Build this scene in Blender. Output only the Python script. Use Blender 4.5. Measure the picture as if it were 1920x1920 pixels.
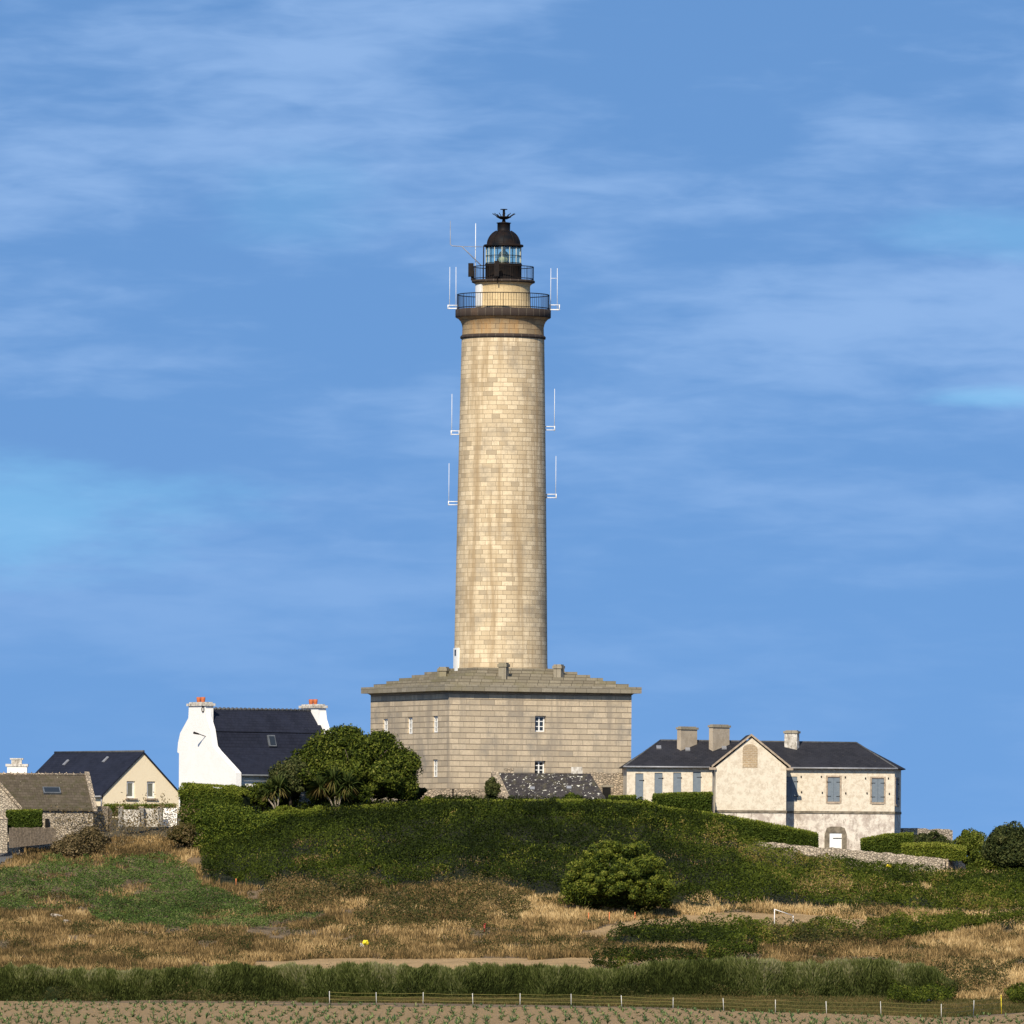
import bpy, math, random
import numpy as np
from mathutils import Vector
random.seed(7)
rng = np.random.default_rng(11)
R = math.radians
for o in list(bpy.data.objects): bpy.data.objects.remove(o)
SC = bpy.context.scene
COL = SC.collection

# ------------------------------------------------------------------ camera, sky, sun, exposure
F = 18432.0          # focal length in photo pixels (1920 wide)
HY = 1660.0          # eye level in the photo
CZ = 7.4             # eye height above the foreground field
ROLL = R(0.40)
cam = bpy.data.cameras.new('camera'); co = bpy.data.objects.new('camera', cam); COL.objects.link(co)
cam.sensor_width = 36; cam.lens = F/1920*36
cam.shift_x = 0; cam.shift_y = (HY-960)/1920
cam.clip_start = 1; cam.clip_end = 30000
co.location = (0, 0, CZ); co.rotation_euler = (math.pi/2, -ROLL, 0)
SC.camera = co
SC.render.resolution_x = 1024; SC.render.resolution_y = 1024
SC.view_settings.view_transform = 'Standard'; SC.view_settings.look = 'None'
SC.view_settings.exposure = 0.33; SC.view_settings.gamma = 1.0

SUN_AZ, SUN_EL = 14.0, 36.0      # degrees to the left behind the camera, above the horizon
W = bpy.data.worlds.new('World'); SC.world = W; W.use_nodes = True
nt = W.node_tree; N = nt.nodes; L = nt.links; N.clear()
def nd(nt, t, **k):
    n = nt.nodes.new(t)
    for a, b in k.items(): setattr(n, a, b)
    return n
out = nd(nt, 'ShaderNodeOutputWorld'); bg = nd(nt, 'ShaderNodeBackground'); L.new(bg.outputs[0], out.inputs[0])
bg.inputs[1].default_value = 0.097
tc = nd(nt, 'ShaderNodeTexCoord')
add = nd(nt, 'ShaderNodeVectorMath', operation='ADD'); L.new(tc.outputs['Generated'], add.inputs[0]); add.inputs[1].default_value = (0, 0, 0.42)
nrm = nd(nt, 'ShaderNodeVectorMath', operation='NORMALIZE'); L.new(add.outputs[0], nrm.inputs[0])
sky = nd(nt, 'ShaderNodeTexSky', sky_type='NISHITA'); sky.sun_disc = False
sky.sun_elevation = R(SUN_EL); sky.sun_rotation = R(180+SUN_AZ); sky.air_density = 1.0; sky.dust_density = 0.3; sky.ozone_density = 2.5
L.new(nrm.outputs[0], sky.inputs[0])
def wmap(scale, rot=(0, 0, 0), loc=(0, 0, 0)):
    m = nd(nt, 'ShaderNodeMapping'); m.inputs['Scale'].default_value = scale; m.inputs['Rotation'].default_value = rot; m.inputs['Location'].default_value = loc
    L.new(tc.outputs['Generated'], m.inputs[0]); return m
def wnoise(m, sc, det, rough, dist=0.0):
    n = nd(nt, 'ShaderNodeTexNoise'); n.inputs['Scale'].default_value = sc; n.inputs['Detail'].default_value = det
    n.inputs['Roughness'].default_value = rough; n.inputs['Distortion'].default_value = dist
    L.new(m.outputs[0], n.inputs[0]); return n
def wramp(src, a, b, lo=0.0, hi=1.0):
    r = nd(nt, 'ShaderNodeMapRange', interpolation_type='SMOOTHSTEP'); r.inputs[1].default_value = a; r.inputs[2].default_value = b
    r.inputs[3].default_value = lo; r.inputs[4].default_value = hi; L.new(src, r.inputs[0]); return r
def wmath(op, a, b):
    m = nd(nt, 'ShaderNodeMath', operation=op)
    for i, v in enumerate((a, b)):
        if hasattr(v, 'outputs'): v = v.outputs[0]
        if hasattr(v, 'is_linked') or hasattr(v, 'links'): L.new(v, m.inputs[i])
        else: m.inputs[i].default_value = v
    return m
def wmix(fac, a, col, blend='MIX'):
    m = nd(nt, 'ShaderNodeMix', data_type='RGBA', blend_type=blend); L.new(fac, m.inputs['Factor'])
    L.new(a, m.inputs['A']); m.inputs['B'].default_value = (*col, 1); return m
tint = nd(nt, 'ShaderNodeMix', data_type='RGBA', blend_type='MULTIPLY'); tint.inputs['Factor'].default_value = 1
L.new(sky.outputs[0], tint.inputs['A']); tint.inputs['B'].default_value = (0.94, 1.22, 1.40, 1)
sep = nd(nt, 'ShaderNodeSeparateXYZ'); L.new(tc.outputs['Generated'], sep.inputs[0])
n1 = wnoise(wmap((1, 1, 2.8), (0, R(-4), 0), (0.35, 0, 0.11)), 24, 5, 0.48, 0.15)      # broad banks
n2 = wnoise(wmap((1, 1, 4.5), (0, R(6), 0), (0.8, 0.2, 0.5)), 95, 4, 0.55, 0.3)         # streaks
n3 = wnoise(wmap((1, 1, 2.6), (0, 0, 0), (1.7, 0, 0.31)), 14, 2, 0.5, 0.2)             # thin places
sm = wmath('ADD', wmath('MULTIPLY', n1.outputs[0], 0.72).outputs[0], wmath('MULTIPLY', n2.outputs[0], 0.28).outputs[0])
c1 = wramp(sm.outputs[0], 0.42, 0.66)
zf = wramp(sep.outputs[2], 0.0, 0.07, 0.08, 0.42)
cf = wmath('MULTIPLY', c1.outputs[0], zf.outputs[0])
mixc = wmix(cf.outputs[0], tint.outputs['Result'], (3.8, 5.5, 8.3))
def patch(p, sx, sz, amt):        # a thin place in the cloud where brighter sky shows through
    m = wmap((1/sx, 0.01, 1/sz), (0, 0, 0), (-p[0]/sx, 0, -p[1]/sz)); w_ = nd(nt, 'ShaderNodeVectorMath', operation='MULTIPLY_ADD')
    nz = wnoise(wmap((1, 1, 3.5)), 60, 4, 0.6); L.new(nz.outputs['Color'], w_.inputs[0]); w_.inputs[1].default_value = (1.3, 0, 1.3); L.new(m.outputs[0], w_.inputs[2])
    sb = nd(nt, 'ShaderNodeVectorMath', operation='SUBTRACT'); L.new(w_.outputs[0], sb.inputs[0]); sb.inputs[1].default_value = (.65, 0, .65)
    ln = nd(nt, 'ShaderNodeVectorMath', operation='LENGTH'); L.new(sb.outputs[0], ln.inputs[0]); f1 = wramp(ln.outputs['Value'], 1.0, 0.15, 0.0, amt)
    fy = wramp(sep.outputs[1], 0.3, 0.6); return wmath('MULTIPLY', f1.outputs[0], fy.outputs[0]).outputs[0]
pf = wmath('MAXIMUM', wmath('MAXIMUM', patch((-.054, .0375), .034, .0085, .30), patch((.050, .0665), .016, .0035, .20)).outputs[0],
           wmath('MAXIMUM', patch((.049, .0500), .012, .0018, .30), patch((-.022, .0690), .012, .0075, .10)).outputs[0])
mixd = wmix(pf.outputs[0], mixc.outputs['Result'], (2.6, 6.4, 8.9))
L.new(mixd.outputs['Result'], bg.inputs[0])

sl = bpy.data.lights.new('sun', 'SUN'); so = bpy.data.objects.new('sun', sl); COL.objects.link(so)
sl.energy = 4.6; sl.angle = R(0.5); sl.color = (1.0, 0.90, 0.74)
sd = Vector((-math.sin(R(SUN_AZ))*math.cos(R(SUN_EL)), -math.cos(R(SUN_AZ))*math.cos(R(SUN_EL)), math.sin(R(SUN_EL))))
so.rotation_euler = sd.to_track_quat('Z', 'Y').to_euler()

# ------------------------------------------------------------------ helpers: where a photo point lies in the world
cr, sr = math.cos(ROLL), math.sin(ROLL)
def wx(px, py, Y): return ((px-960)*cr - (HY-py)*sr)*Y/F
def wz(px, py, Y): return CZ + ((px-960)*sr + (HY-py)*cr)*Y/F
def P(px, py, Y): return (wx(px, py, Y), Y, wz(px, py, Y))
def proj(x, y, z):
    a = x*F/y; b = (z-CZ)*F/y
    return 960 + a*cr + b*sr, HY - (-a*sr + b*cr)

def vnoise(x, y, s, seed=0):
    x = np.asarray(x)/s; y = np.asarray(y)/s
    xi = np.floor(x).astype(np.int64); yi = np.floor(y).astype(np.int64); fx = x-xi; fy = y-yi
    fx = fx*fx*(3-2*fx); fy = fy*fy*(3-2*fy)
    def h(a, b):
        n = (a*374761393 + b*668265263 + seed*974634777) & 0xffffffff
        n = ((n ^ (n >> 13))*1274126177) & 0xffffffff
        return ((n ^ (n >> 16)) & 0xffff)/65535.0
    return (h(xi, yi)*(1-fx)+h(xi+1, yi)*fx)*(1-fy) + (h(xi, yi+1)*(1-fx)+h(xi+1, yi+1)*fx)*fy
def fbm(x, y, s, seed=0, o=3):
    t = 0; a = 0.5; tot = 0
    for i in range(o):
        t = t + a*vnoise(x, y, s/2**i, seed+i*17); tot += a; a *= 0.5
    return t/tot
def inpoly(px, py, poly):
    r = np.zeros(px.shape, bool); n = len(poly); j = n-1
    for i in range(n):
        xi, yi = poly[i]; xj, yj = poly[j]
        c = ((yi > py) != (yj > py)) & (px < (xj-xi)*(py-yi)/((yj-yi) if yj != yi else 1e-9)+xi)
        r ^= c; j = i
    return r

# terrain: heights from a table of rows of depth against columns
TC = [-100, 150, 370, 600, 943, 1200, 1450, 1700, 2000]
TR = [(612, [1880,1878,1877,1876,1874,1871,1868,1872,1872]),
      (622, [1825,1822,1818,1815,1815,1815,1830,1840,1835]),
      (632, [1790,1792,1793,1793,1793,1793,1805,1812,1800]),
      (642, [1752,1752,1755,1755,1752,1768,1772,1780,1760]),
      (650, [1735,1735,1738,1730,1728,1740,1748,1758,1738]),
      (658, [1715,1715,1718,1705,1700,1724,1730,1742,1722]),
      (668, [1675,1672,1690,1670,1665,1704,1710,1712,1705]),
      (682, [1622,1616,1636,1606,1598,1622,1650,1670,1668]),
      (694, [1594,1588,1574,1546,1536,1548,1598,1645,1650]),
      (703, [1588,1565,1542,1524,1518,1524,1586,1632,1644]),
      (715, [1585,1550,1532,1514,1508,1512,1575,1618,1632]),
      (745, [1575,1530,1522,1507,1502,1502,1562,1602,1625])]
ys = [400, 590]+[r[0] for r in TR]+[850, 1000]
zt = [[0]*9, [0]*9]+[[wz(c, p, r[0]) for c, p in zip(TC, r[1])] for r in TR]+[[CZ-1]*9, [0]*9]
zt = np.array(zt); xs = np.array([(c-960)*690/F for c in TC])
GX = np.arange(-60, 60.01, 0.5); GY = np.arange(560, 900.01, 0.5)
tmp = np.array([np.interp(GX, xs, row) for row in zt])
GZ = np.array([np.interp(GY, ys, tmp[:, i]) for i in range(len(GX))]).T     # [Y, X]
for _ in range(4):
    g = np.pad(GZ, 2, mode='edge'); GZ = sum(g[2+a:2+a+GZ.shape[0], 2+b:2+b+GZ.shape[1]] for a in (-2,-1,0,1,2) for b in (-2,-1,0,1,2))/25
_mx, _my = np.meshgrid(GX, GY)
GZ = GZ + 0.30*(fbm(_mx, _my, 5, 3)-0.5)*np.clip((_my-600)/20, 0, 1)
def gz(x, y):
    x = np.clip(np.asarray(x, float), -59.9, 59.9); y = np.clip(np.asarray(y, float), 560, 899.9)
    a = (x+60)/0.5; b = (y-560)/0.5; i = a.astype(int); j = b.astype(int)
    i = np.minimum(i, len(GX)-2); j = np.minimum(j, len(GY)-2); u = a-i; v = b-j
    return (GZ[j, i]*(1-u)+GZ[j, i+1]*u)*(1-v)+(GZ[j+1, i]*(1-u)+GZ[j+1, i+1]*u)*v
def gy(px, py):            # the depth at which the ground shows at a photo point
    for Y in np.arange(585, 760, 0.5):
        x = (px-960)*Y/F
        if proj(x, Y, float(gz(x, Y)))[1] <= py: return float(Y)
    return 740.0
def gpt(px, py):
    Y = gy(px, py); x = wx(px, py, Y); return x, Y, float(gz(x, Y))

# ------------------------------------------------------------------ materials
def mat(name):
    m = bpy.data.materials.new(name); m.use_nodes = True; t = m.node_tree; t.nodes.clear()
    o = nd(t, 'ShaderNodeOutputMaterial'); b = nd(t, 'ShaderNodeBsdfPrincipled'); t.links.new(b.outputs[0], o.inputs[0])
    b.inputs['Specular IOR Level'].default_value = 0.3
    return m, t, b
def c4(c): return (c[0], c[1], c[2], 1)
def noise(t, vec, sc, det=4, rough=0.6):
    n = nd(t, 'ShaderNodeTexNoise'); n.inputs['Scale'].default_value = sc; n.inputs['Detail'].default_value = det; n.inputs['Roughness'].default_value = rough
    if vec is not None: t.links.new(vec, n.inputs[0])
    return n.outputs[0]
def mrange(t, s, a, b, lo=0, hi=1):
    r = nd(t, 'ShaderNodeMapRange', interpolation_type='SMOOTHSTEP'); t.links.new(s, r.inputs[0])
    for i, v in enumerate((a, b, lo, hi)): r.inputs[i+1].default_value = v
    return r.outputs[0]
def mix(t, fac, a, b, blend='MIX'):
    m = nd(t, 'ShaderNodeMix', data_type='RGBA', blend_type=blend)
    for s, v in (('Factor', fac), ('A', a), ('B', b)):
        if isinstance(v, (int, float)): m.inputs[s].default_value = v
        elif isinstance(v, tuple): m.inputs[s].default_value = c4(v)
        else: t.links.new(v, m.inputs[s])
    return m.outputs['Result']
def coords(t, which='Object', scale=None, rot=None):
    c = nd(t, 'ShaderNodeTexCoord').outputs[which]
    if scale is None and rot is None: return c
    m = nd(t, 'ShaderNodeMapping'); t.links.new(c, m.inputs[0])
    if scale: m.inputs['Scale'].default_value = scale
    if rot: m.inputs['Rotation'].default_value = rot
    return m.outputs[0]
def bump(t, b, h, s, d=0.02):
    n = nd(t, 'ShaderNodeBump'); n.inputs['Strength'].default_value = s; n.inputs['Distance'].default_value = d
    t.links.new(h, n.inputs['Height']); t.links.new(n.outputs[0], b.inputs['Normal'])
def m_simple(name, col, rough=0.7, metal=0, var=0.15, sc=3.0, col2=None):
    m, t, b = mat(name); n = noise(t, coords(t), sc, 5)
    c2 = col2 if col2 else tuple(x*(1-var*2) for x in col)
    t.links.new(mix(t, mrange(t, n, 0.35, 0.65), col, c2), b.inputs['Base Color'])
    b.inputs['Roughness'].default_value = rough; b.inputs['Metallic'].default_value = metal
    if max(col) < 0.03: b.inputs['Specular IOR Level'].default_value = 0.08
    return m
def m_blocks(name, c1, c2, mortar, bw, bh, ms=0.012, stain=(0.2, 0.17, 0.13), stain_amt=0.5, odd=(0.25, 0.22, 0.19), stream=None, squash=1.0, joint=False):
    m, t, b = mat(name); uv = coords(t, 'UV')
    def brick(w, off, ca, cb, mo, bias=0.0):
        k = nd(t, 'ShaderNodeTexBrick'); t.links.new(uv, k.inputs['Vector']); k.offset = off; k.offset_frequency = 2
        k.squash = squash; k.squash_frequency = 3
        k.inputs['Color1'].default_value = c4(ca); k.inputs['Color2'].default_value = c4(cb); k.inputs['Mortar'].default_value = c4(mo)
        k.inputs['Scale'].default_value = 1; k.inputs['Mortar Size'].default_value = ms; k.inputs['Mortar Smooth'].default_value = 0.15
        k.inputs['Bias'].default_value = bias; k.inputs['Brick Width'].default_value = w; k.inputs['Row Height'].default_value = bh
        return k
    k = brick(bw, 0.43, c1, c2, mortar)
    k2 = brick(bw, 0.43, (0, 0, 0), (1, 1, 1), (0, 0, 0)); 
    c = k.outputs['Color']
    oddf = mrange(t, k2.outputs['Color'], 0.90, 0.96, 0, 0.38); c = mix(t, oddf, c, odd)
    palef = mrange(t, k2.outputs['Color'], 0.10, 0.03, 0, 0.5)
    c = mix(t, mrange(t, k.outputs['Fac'], 0, 1, 0.0, 1.0), c, mortar)
    if joint:      # wide horizontal bed joints
        sx = nd(t, 'ShaderNodeSeparateXYZ'); t.links.new(uv, sx.inputs[0])
        md = nd(t, 'ShaderNodeMath', operation='PINGPONG'); t.links.new(sx.outputs[1], md.inputs[0]); md.inputs[1].default_value = bh/2
        c = mix(t, mrange(t, md.outputs[0], 0.040, 0.022, 0, 0.8), c, (0.11, 0.08, 0.055))
    ob = coords(t, 'Object')
    c = mix(t, mrange(t, noise(t, ob, 7, 6, 0.8), 0.42, 0.62, 0.0, 0.5), c, tuple(x*0.62 for x in c1))
    c = mix(t, mrange(t, noise(t, ob, 0.38, 6, 0.62), 0.47, 0.70, 0.0, stain_amt), c, stain)
    if stream:
        c = mix(t, mrange(t, noise(t, coords(t, 'Object', (1.3, 1.3, 0.09)), 1.0, 5, 0.65), 0.46, 0.66, 0, stream[1]), c, stream[0])
    t.links.new(c, b.inputs['Base Color']); b.inputs['Roughness'].default_value = 0.9
    inv = nd(t, 'ShaderNodeMath', operation='SUBTRACT'); inv.inputs[0].default_value = 1; t.links.new(k.outputs['Fac'], inv.inputs[1])
    ad = nd(t, 'ShaderNodeMath', operation='MULTIPLY_ADD'); t.links.new(noise(t, ob, 14, 5, 0.7), ad.inputs[0]); ad.inputs[1].default_value = 0.8; t.links.new(inv.outputs[0], ad.inputs[2])
    bump(t, b, ad.outputs[0], 0.6, 0.03)
    return m
def m_rubble(name, c1, c2, mortar, sc=3.5):
    m, t, b = mat(name); uv = coords(t, 'Object', (1, 1, 1.5))
    w = nd(t, 'ShaderNodeVectorMath', operation='MULTIPLY_ADD'); nz = nd(t, 'ShaderNodeTexNoise'); nz.inputs['Scale'].default_value = 2.5
    t.links.new(uv, nz.inputs[0]); t.links.new(nz.outputs['Color'], w.inputs[0]); w.inputs[1].default_value = (0.25,)*3; t.links.new(uv, w.inputs[2])
    v = nd(t, 'ShaderNodeTexVoronoi', feature='F1'); v.inputs['Scale'].default_value = sc; t.links.new(w.outputs[0], v.inputs['Vector'])
    e = nd(t, 'ShaderNodeTexVoronoi', feature='DISTANCE_TO_EDGE'); e.inputs['Scale'].default_value = sc; t.links.new(w.outputs[0], e.inputs['Vector'])
    s = nd(t, 'ShaderNodeSeparateColor'); t.links.new(v.outputs['Color'], s.inputs[0])
    c = mix(t, s.outputs[0], c1, c2); c = mix(t, mrange(t, s.outputs[1], 0.8, 0.95, 0, 0.7), c, tuple(x*0.35 for x in c1))
    c = mix(t, mrange(t, e.outputs[0], 0.09, 0.02), c, mortar)
    c = mix(t, mrange(t, noise(t, coords(t), 8, 5, 0.7), 0.4, 0.7, 0, 0.45), c, tuple(x*0.5 for x in c1))
    t.links.new(c, b.inputs['Base Color']); b.inputs['Roughness'].default_value = 0.95
    bump(t, b, mrange(t, e.outputs[0], 0, 0.15), 1.0, 0.08)
    return m
def m_plaster(name, base, dirt, bare, dirt_amt=0.6, bare_t=0.62, sc=0.8):
    m, t, b = mat(name); ob = coords(t)
    c = mix(t, mrange(t, noise(t, ob, sc, 7, 0.72), 0.44, 0.60, 0, dirt_amt), base, dirt)
    c = mix(t, mrange(t, noise(t, coords(t, 'Object', (1, 1, 0.35)), sc*2.4, 6, 0.75), bare_t, bare_t+0.05, 0, 0.85), c, bare)
    c = mix(t, mrange(t, noise(t, ob, 11, 5, 0.8), 0.45, 0.75, 0, 0.4*dirt_amt), c, tuple(x*0.55 for x in dirt))
    t.links.new(c, b.inputs['Base Color']); b.inputs['Roughness'].default_value = 0.92
    bump(t, b, noise(t, ob, 6, 6, 0.7), 0.35, 0.04)
    return m
def m_slate(name, c1, c2, lichen=None, lic_t=0.7, lic_sc=3.0, moss=None, rough=0.55, bw=0.30, bh=0.24):
    m, t, b = mat(name); uv = coords(t, 'UV')
    k = nd(t, 'ShaderNodeTexBrick'); t.links.new(uv, k.inputs['Vector']); k.inputs['Scale'].default_value = 1
    k.inputs['Color1'].default_value = c4(c1); k.inputs['Color2'].default_value = c4(c2); k.inputs['Mortar'].default_value = c4(tuple(x*0.35 for x in c1))
    k.inputs['Brick Width'].default_value = bw; k.inputs['Row Height'].default_value = bh; k.inputs['Mortar Size'].default_value = 0.008
    c = k.outputs['Color']
    c = mix(t, mrange(t, noise(t, coords(t), 0.7, 6, 0.65), 0.4, 0.7, 0, 0.5), c, tuple(x*1.7 for x in c1))
    if moss: c = mix(t, mrange(t, noise(t, coords(t), 2.2, 6, 0.7), 0.48, 0.66, 0, 0.75), c, moss)
    if lichen: c = mix(t, mrange(t, noise(t, coords(t), lic_sc, 3, 0.6), lic_t, lic_t+0.02), c, lichen)
    t.links.new(c, b.inputs['Base Color']); b.inputs['Roughness'].default_value = max(rough, .75); b.inputs['Specular IOR Level'].default_value = 0.12
    inv = nd(t, 'ShaderNodeMath', operation='SUBTRACT'); inv.inputs[0].default_value = 1; t.links.new(k.outputs['Fac'], inv.inputs[1])
    bump(t, b, inv.outputs[0], 0.4, 0.02)
    return m
def m_leaf(name, cols, transl=0.25, rough=0.55, patch=None):
    m, t, b = mat(name)
    a = nd(t, 'ShaderNodeAttribute'); a.attribute_name = 'tint'
    r = nd(t, 'ShaderNodeValToRGB'); t.links.new(a.outputs['Fac'], r.inputs[0])
    for i, c in enumerate(cols):
        p = i/(len(cols)-1)
        e = r.color_ramp.elements[i] if i < 2 else r.color_ramp.elements.new(p)
        e.position = p
    es = sorted(r.color_ramp.elements, key=lambda e: e.position)
    for i, c in enumerate(cols): es[i].position = i/(len(cols)-1); es[i].color = c4(c)
    t.links.new(r.outputs[0], b.inputs['Base Color']); b.inputs['Roughness'].default_value = rough
    b.inputs['Specular IOR Level'].default_value = 0.06
    tr = nd(t, 'ShaderNodeBsdfTranslucent'); t.links.new(r.outputs[0], tr.inputs[0])
    mx = nd(t, 'ShaderNodeMixShader'); mx.inputs[0].default_value = transl
    t.links.new(b.outputs[0], mx.inputs[1]); t.links.new(tr.outputs[0], mx.inputs[2])
    o = [n for n in t.nodes if n.type == 'OUTPUT_MATERIAL'][0]; t.links.new(mx.outputs[0], o.inputs[0])
    return m
M = {}
M['tower'] = m_blocks('tower_stone', (0.73, 0.595, 0.395), (0.49, 0.375, 0.225), (0.17, 0.12, 0.07), 0.80, 0.33, 0.012, (0.30, 0.25, 0.18), 0.75, (0.26, 0.225, 0.17), ((0.34, 0.24, 0.13), 0.75), 0.75)
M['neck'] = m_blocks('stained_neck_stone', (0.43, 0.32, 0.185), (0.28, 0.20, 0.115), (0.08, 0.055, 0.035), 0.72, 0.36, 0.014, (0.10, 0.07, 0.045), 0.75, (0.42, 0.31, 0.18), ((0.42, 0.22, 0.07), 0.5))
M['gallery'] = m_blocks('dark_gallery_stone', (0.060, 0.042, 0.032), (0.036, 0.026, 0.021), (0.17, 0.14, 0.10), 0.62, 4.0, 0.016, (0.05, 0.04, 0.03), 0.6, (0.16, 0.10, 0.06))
M['drum'] = m_blocks('drum_stone', (0.62, 0.47, 0.26), (0.54, 0.40, 0.21), (0.36, 0.26, 0.14), 0.62, 0.52, 0.011, (0.36, 0.27, 0.15), 0.5, (0.6, 0.48, 0.3))
M['base'] = m_blocks('base_stone', (0.60, 0.485, 0.335), (0.44, 0.355, 0.245), (0.27, 0.215, 0.15), 1.12, 0.405, 0.016, (0.21, 0.19, 0.16), 0.8, (0.25, 0.225, 0.19), ((0.27, 0.225, 0.17), 0.6), 0.8, True)
M['cornice'] = m_blocks('cornice_stone', (0.31, 0.27, 0.20), (0.21, 0.18, 0.13), (0.11, 0.09, 0.06), 0.9, 3.0, 0.016, (0.21, 0.18, 0.10), 0.7, (0.40, 0.33, 0.22))
M['steps'] = m_blocks('step_stone', (0.32, 0.275, 0.195), (0.19, 0.16, 0.11), (0.085, 0.07, 0.045), 0.9, 0.24, 0.022, (0.19, 0.165, 0.09), 0.8, (0.40, 0.34, 0.23))
M['rubble'] = m_rubble('rubble_stone', (0.54, 0.43, 0.30), (0.28, 0.22, 0.16), (0.36, 0.30, 0.22), 4.2)
M['drystone'] = m_rubble('field_wall_stone', (0.54, 0.45, 0.33), (0.42, 0.35, 0.26), (0.38, 0.31, 0.23), 4.6)
M['wallgrey'] = m_simple('grey_concrete', (0.30, 0.28, 0.25), 0.9, 0, 0.2, 2)
M['keeper'] = m_plaster('weathered_limewash', (0.66, 0.585, 0.46), (0.52, 0.435, 0.325), (0.38, 0.32, 0.25), 0.85, 0.60, 2.9)
M['keeperlow'] = m_plaster('damp_limewash', (0.68, 0.61, 0.51), (0.42, 0.35, 0.29), (0.33, 0.275, 0.22), 0.95, 0.545, 1.3)
M['white'] = m_plaster('white_render', (0.84, 0.81, 0.76), (0.76, 0.72, 0.66), (0.8, 0.78, 0.73), 0.35, 0.8, 0.5)
M['cream'] = m_plaster('cream_render', (0.78, 0.66, 0.46), (0.74, 0.62, 0.43), (0.76, 0.645, 0.46), 0.35, 0.8, 0.5)
M['oldwhite'] = m_plaster('old_whitewash', (0.62, 0.58, 0.51), (0.36, 0.32, 0.26), (0.24, 0.21, 0.17), 0.9, 0.53, 2.5)
M['chimney'] = m_plaster('chimney_render', (0.42, 0.35, 0.26), (0.32, 0.26, 0.19), (0.27, 0.23, 0.17), 0.7, 0.62, 1.4)
M['trimstone'] = m_simple('trim_stone', (0.42, 0.33, 0.24), 0.9, 0, 0.18, 5)
M['band'] = m_simple('band_stone', (0.23, 0.19, 0.135), 0.9, 0, 0.25, 3)
M['slate'] = m_slate('blue_slate', (0.014, 0.016, 0.026), (0.020, 0.022, 0.034))
M['slateblk'] = m_slate('old_dark_slate', (0.020, 0.020, 0.024), (0.031, 0.030, 0.034), (0.13, 0.11, 0.06), 0.72, 4.0)
M['slatebrown'] = m_slate('brown_stone_roof', (0.070, 0.056, 0.038), (0.105, 0.084, 0.060), (0.28, 0.25, 0.18), 0.70, 5.0, (0.06, 0.055, 0.025), 0.9, 0.35, 0.28)
M['slatelichen'] = m_slate('lichen_spotted_slate', (0.034, 0.030, 0.030), (0.055, 0.048, 0.046), (0.60, 0.57, 0.48), 0.63, 4.6, (0.085, 0.075, 0.045), 0.85)
M['ridge'] = m_simple('ridge_tile', (0.10, 0.10, 0.10), 0.7, 0, 0.2, 4)
M['whitepaint'] = m_simple('white_paint', (0.80, 0.79, 0.75), 0.5, 0, 0.04, 3)
M['whitemetal'] = m_simple('white_metal', (0.80, 0.79, 0.76), 0.45, 0, 0.05, 3)
M['shutter'] = m_simple('blue_grey_shutter', (0.135, 0.165, 0.195), 0.6, 0, 0.08, 5, (0.16, 0.19, 0.215))
M['iron'] = m_simple('black_iron', (0.012, 0.011, 0.011), 0.65, 0.0, 0.2, 3, (0.022, 0.016, 0.013))
M['dome'] = m_simple('rusty_black_dome', (0.006, 0.007, 0.009), 0.55, 0.0, 0.2, 1.2, (0.020, 0.013, 0.010))
M['dark'] = m_simple('dark_opening', (0.015, 0.014, 0.013), 0.8)
M['terracotta'] = m_simple('terracotta_pot', (0.48, 0.13, 0.045), 0.8, 0, 0.12, 4)
M['skyframe'] = m_simple('grey_skylight_frame', (0.13, 0.14, 0.15), 0.5)
M['barpaint'] = m_simple('cream_bar_paint', (0.52, 0.52, 0.42), 0.6)
M['postpaint'] = m_simple('post_plastic', (0.62, 0.60, 0.54), 0.6)
M['zinc'] = m_simple('zinc_gutter', (0.30, 0.30, 0.31), 0.5, 0.2, 0.1, 3)
M['wood'] = m_simple('weathered_wood', (0.16, 0.125, 0.09), 0.9, 0, 0.25, 8)
M['bark'] = m_simple('bark', (0.11, 0.085, 0.06), 0.95, 0, 0.3, 8)
M['palebark'] = m_simple('pale_bark', (0.34, 0.28, 0.20), 0.95, 0, 0.2, 8)
M['brick'] = m_blocks('infill_brick', (0.44, 0.31, 0.17), (0.33, 0.23, 0.13), (0.56, 0.46, 0.33), 0.30, 0.13, 0.02, (0.3, 0.24, 0.17), 0.4, (0.5, 0.4, 0.27))
M['lens'] = m_simple('lens_brass', (0.50, 0.46, 0.26), 0.4, 0.0, 0.2, 8, (0.28, 0.27, 0.14))
M['orange'] = m_simple('orange_plastic', (0.75, 0.22, 0.07), 0.5); M['yellow'] = m_simple('yellow_plastic', (0.85, 0.66, 0.03), 0.5, 0, 0.05)
M['red'] = m_simple('red_plastic', (0.45, 0.06, 0.04), 0.5); M['navy'] = m_simple('navy_tarpaulin', (0.012, 0.016, 0.05), 0.5)
M['rock'] = m_simple('pale_rock', (0.42, 0.36, 0.29), 0.9, 0, 0.15, 4); M['limed'] = m_simple('limewashed_rock', (0.78, 0.76, 0.70), 0.8, 0, 0.06, 4)
def m_glass(name, col, rough=0.05):
    m, t, b = mat(name); b.inputs['Base Color'].default_value = c4(col); b.inputs['Roughness'].default_value = rough
    b.inputs['Specular IOR Level'].default_value = 0.6; return m
M['pane'] = m_glass('window_glass', (0.025, 0.03, 0.035))
M['curtain'] = m_glass('curtained_glass', (0.15, 0.15, 0.12), 0.25)
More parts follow.
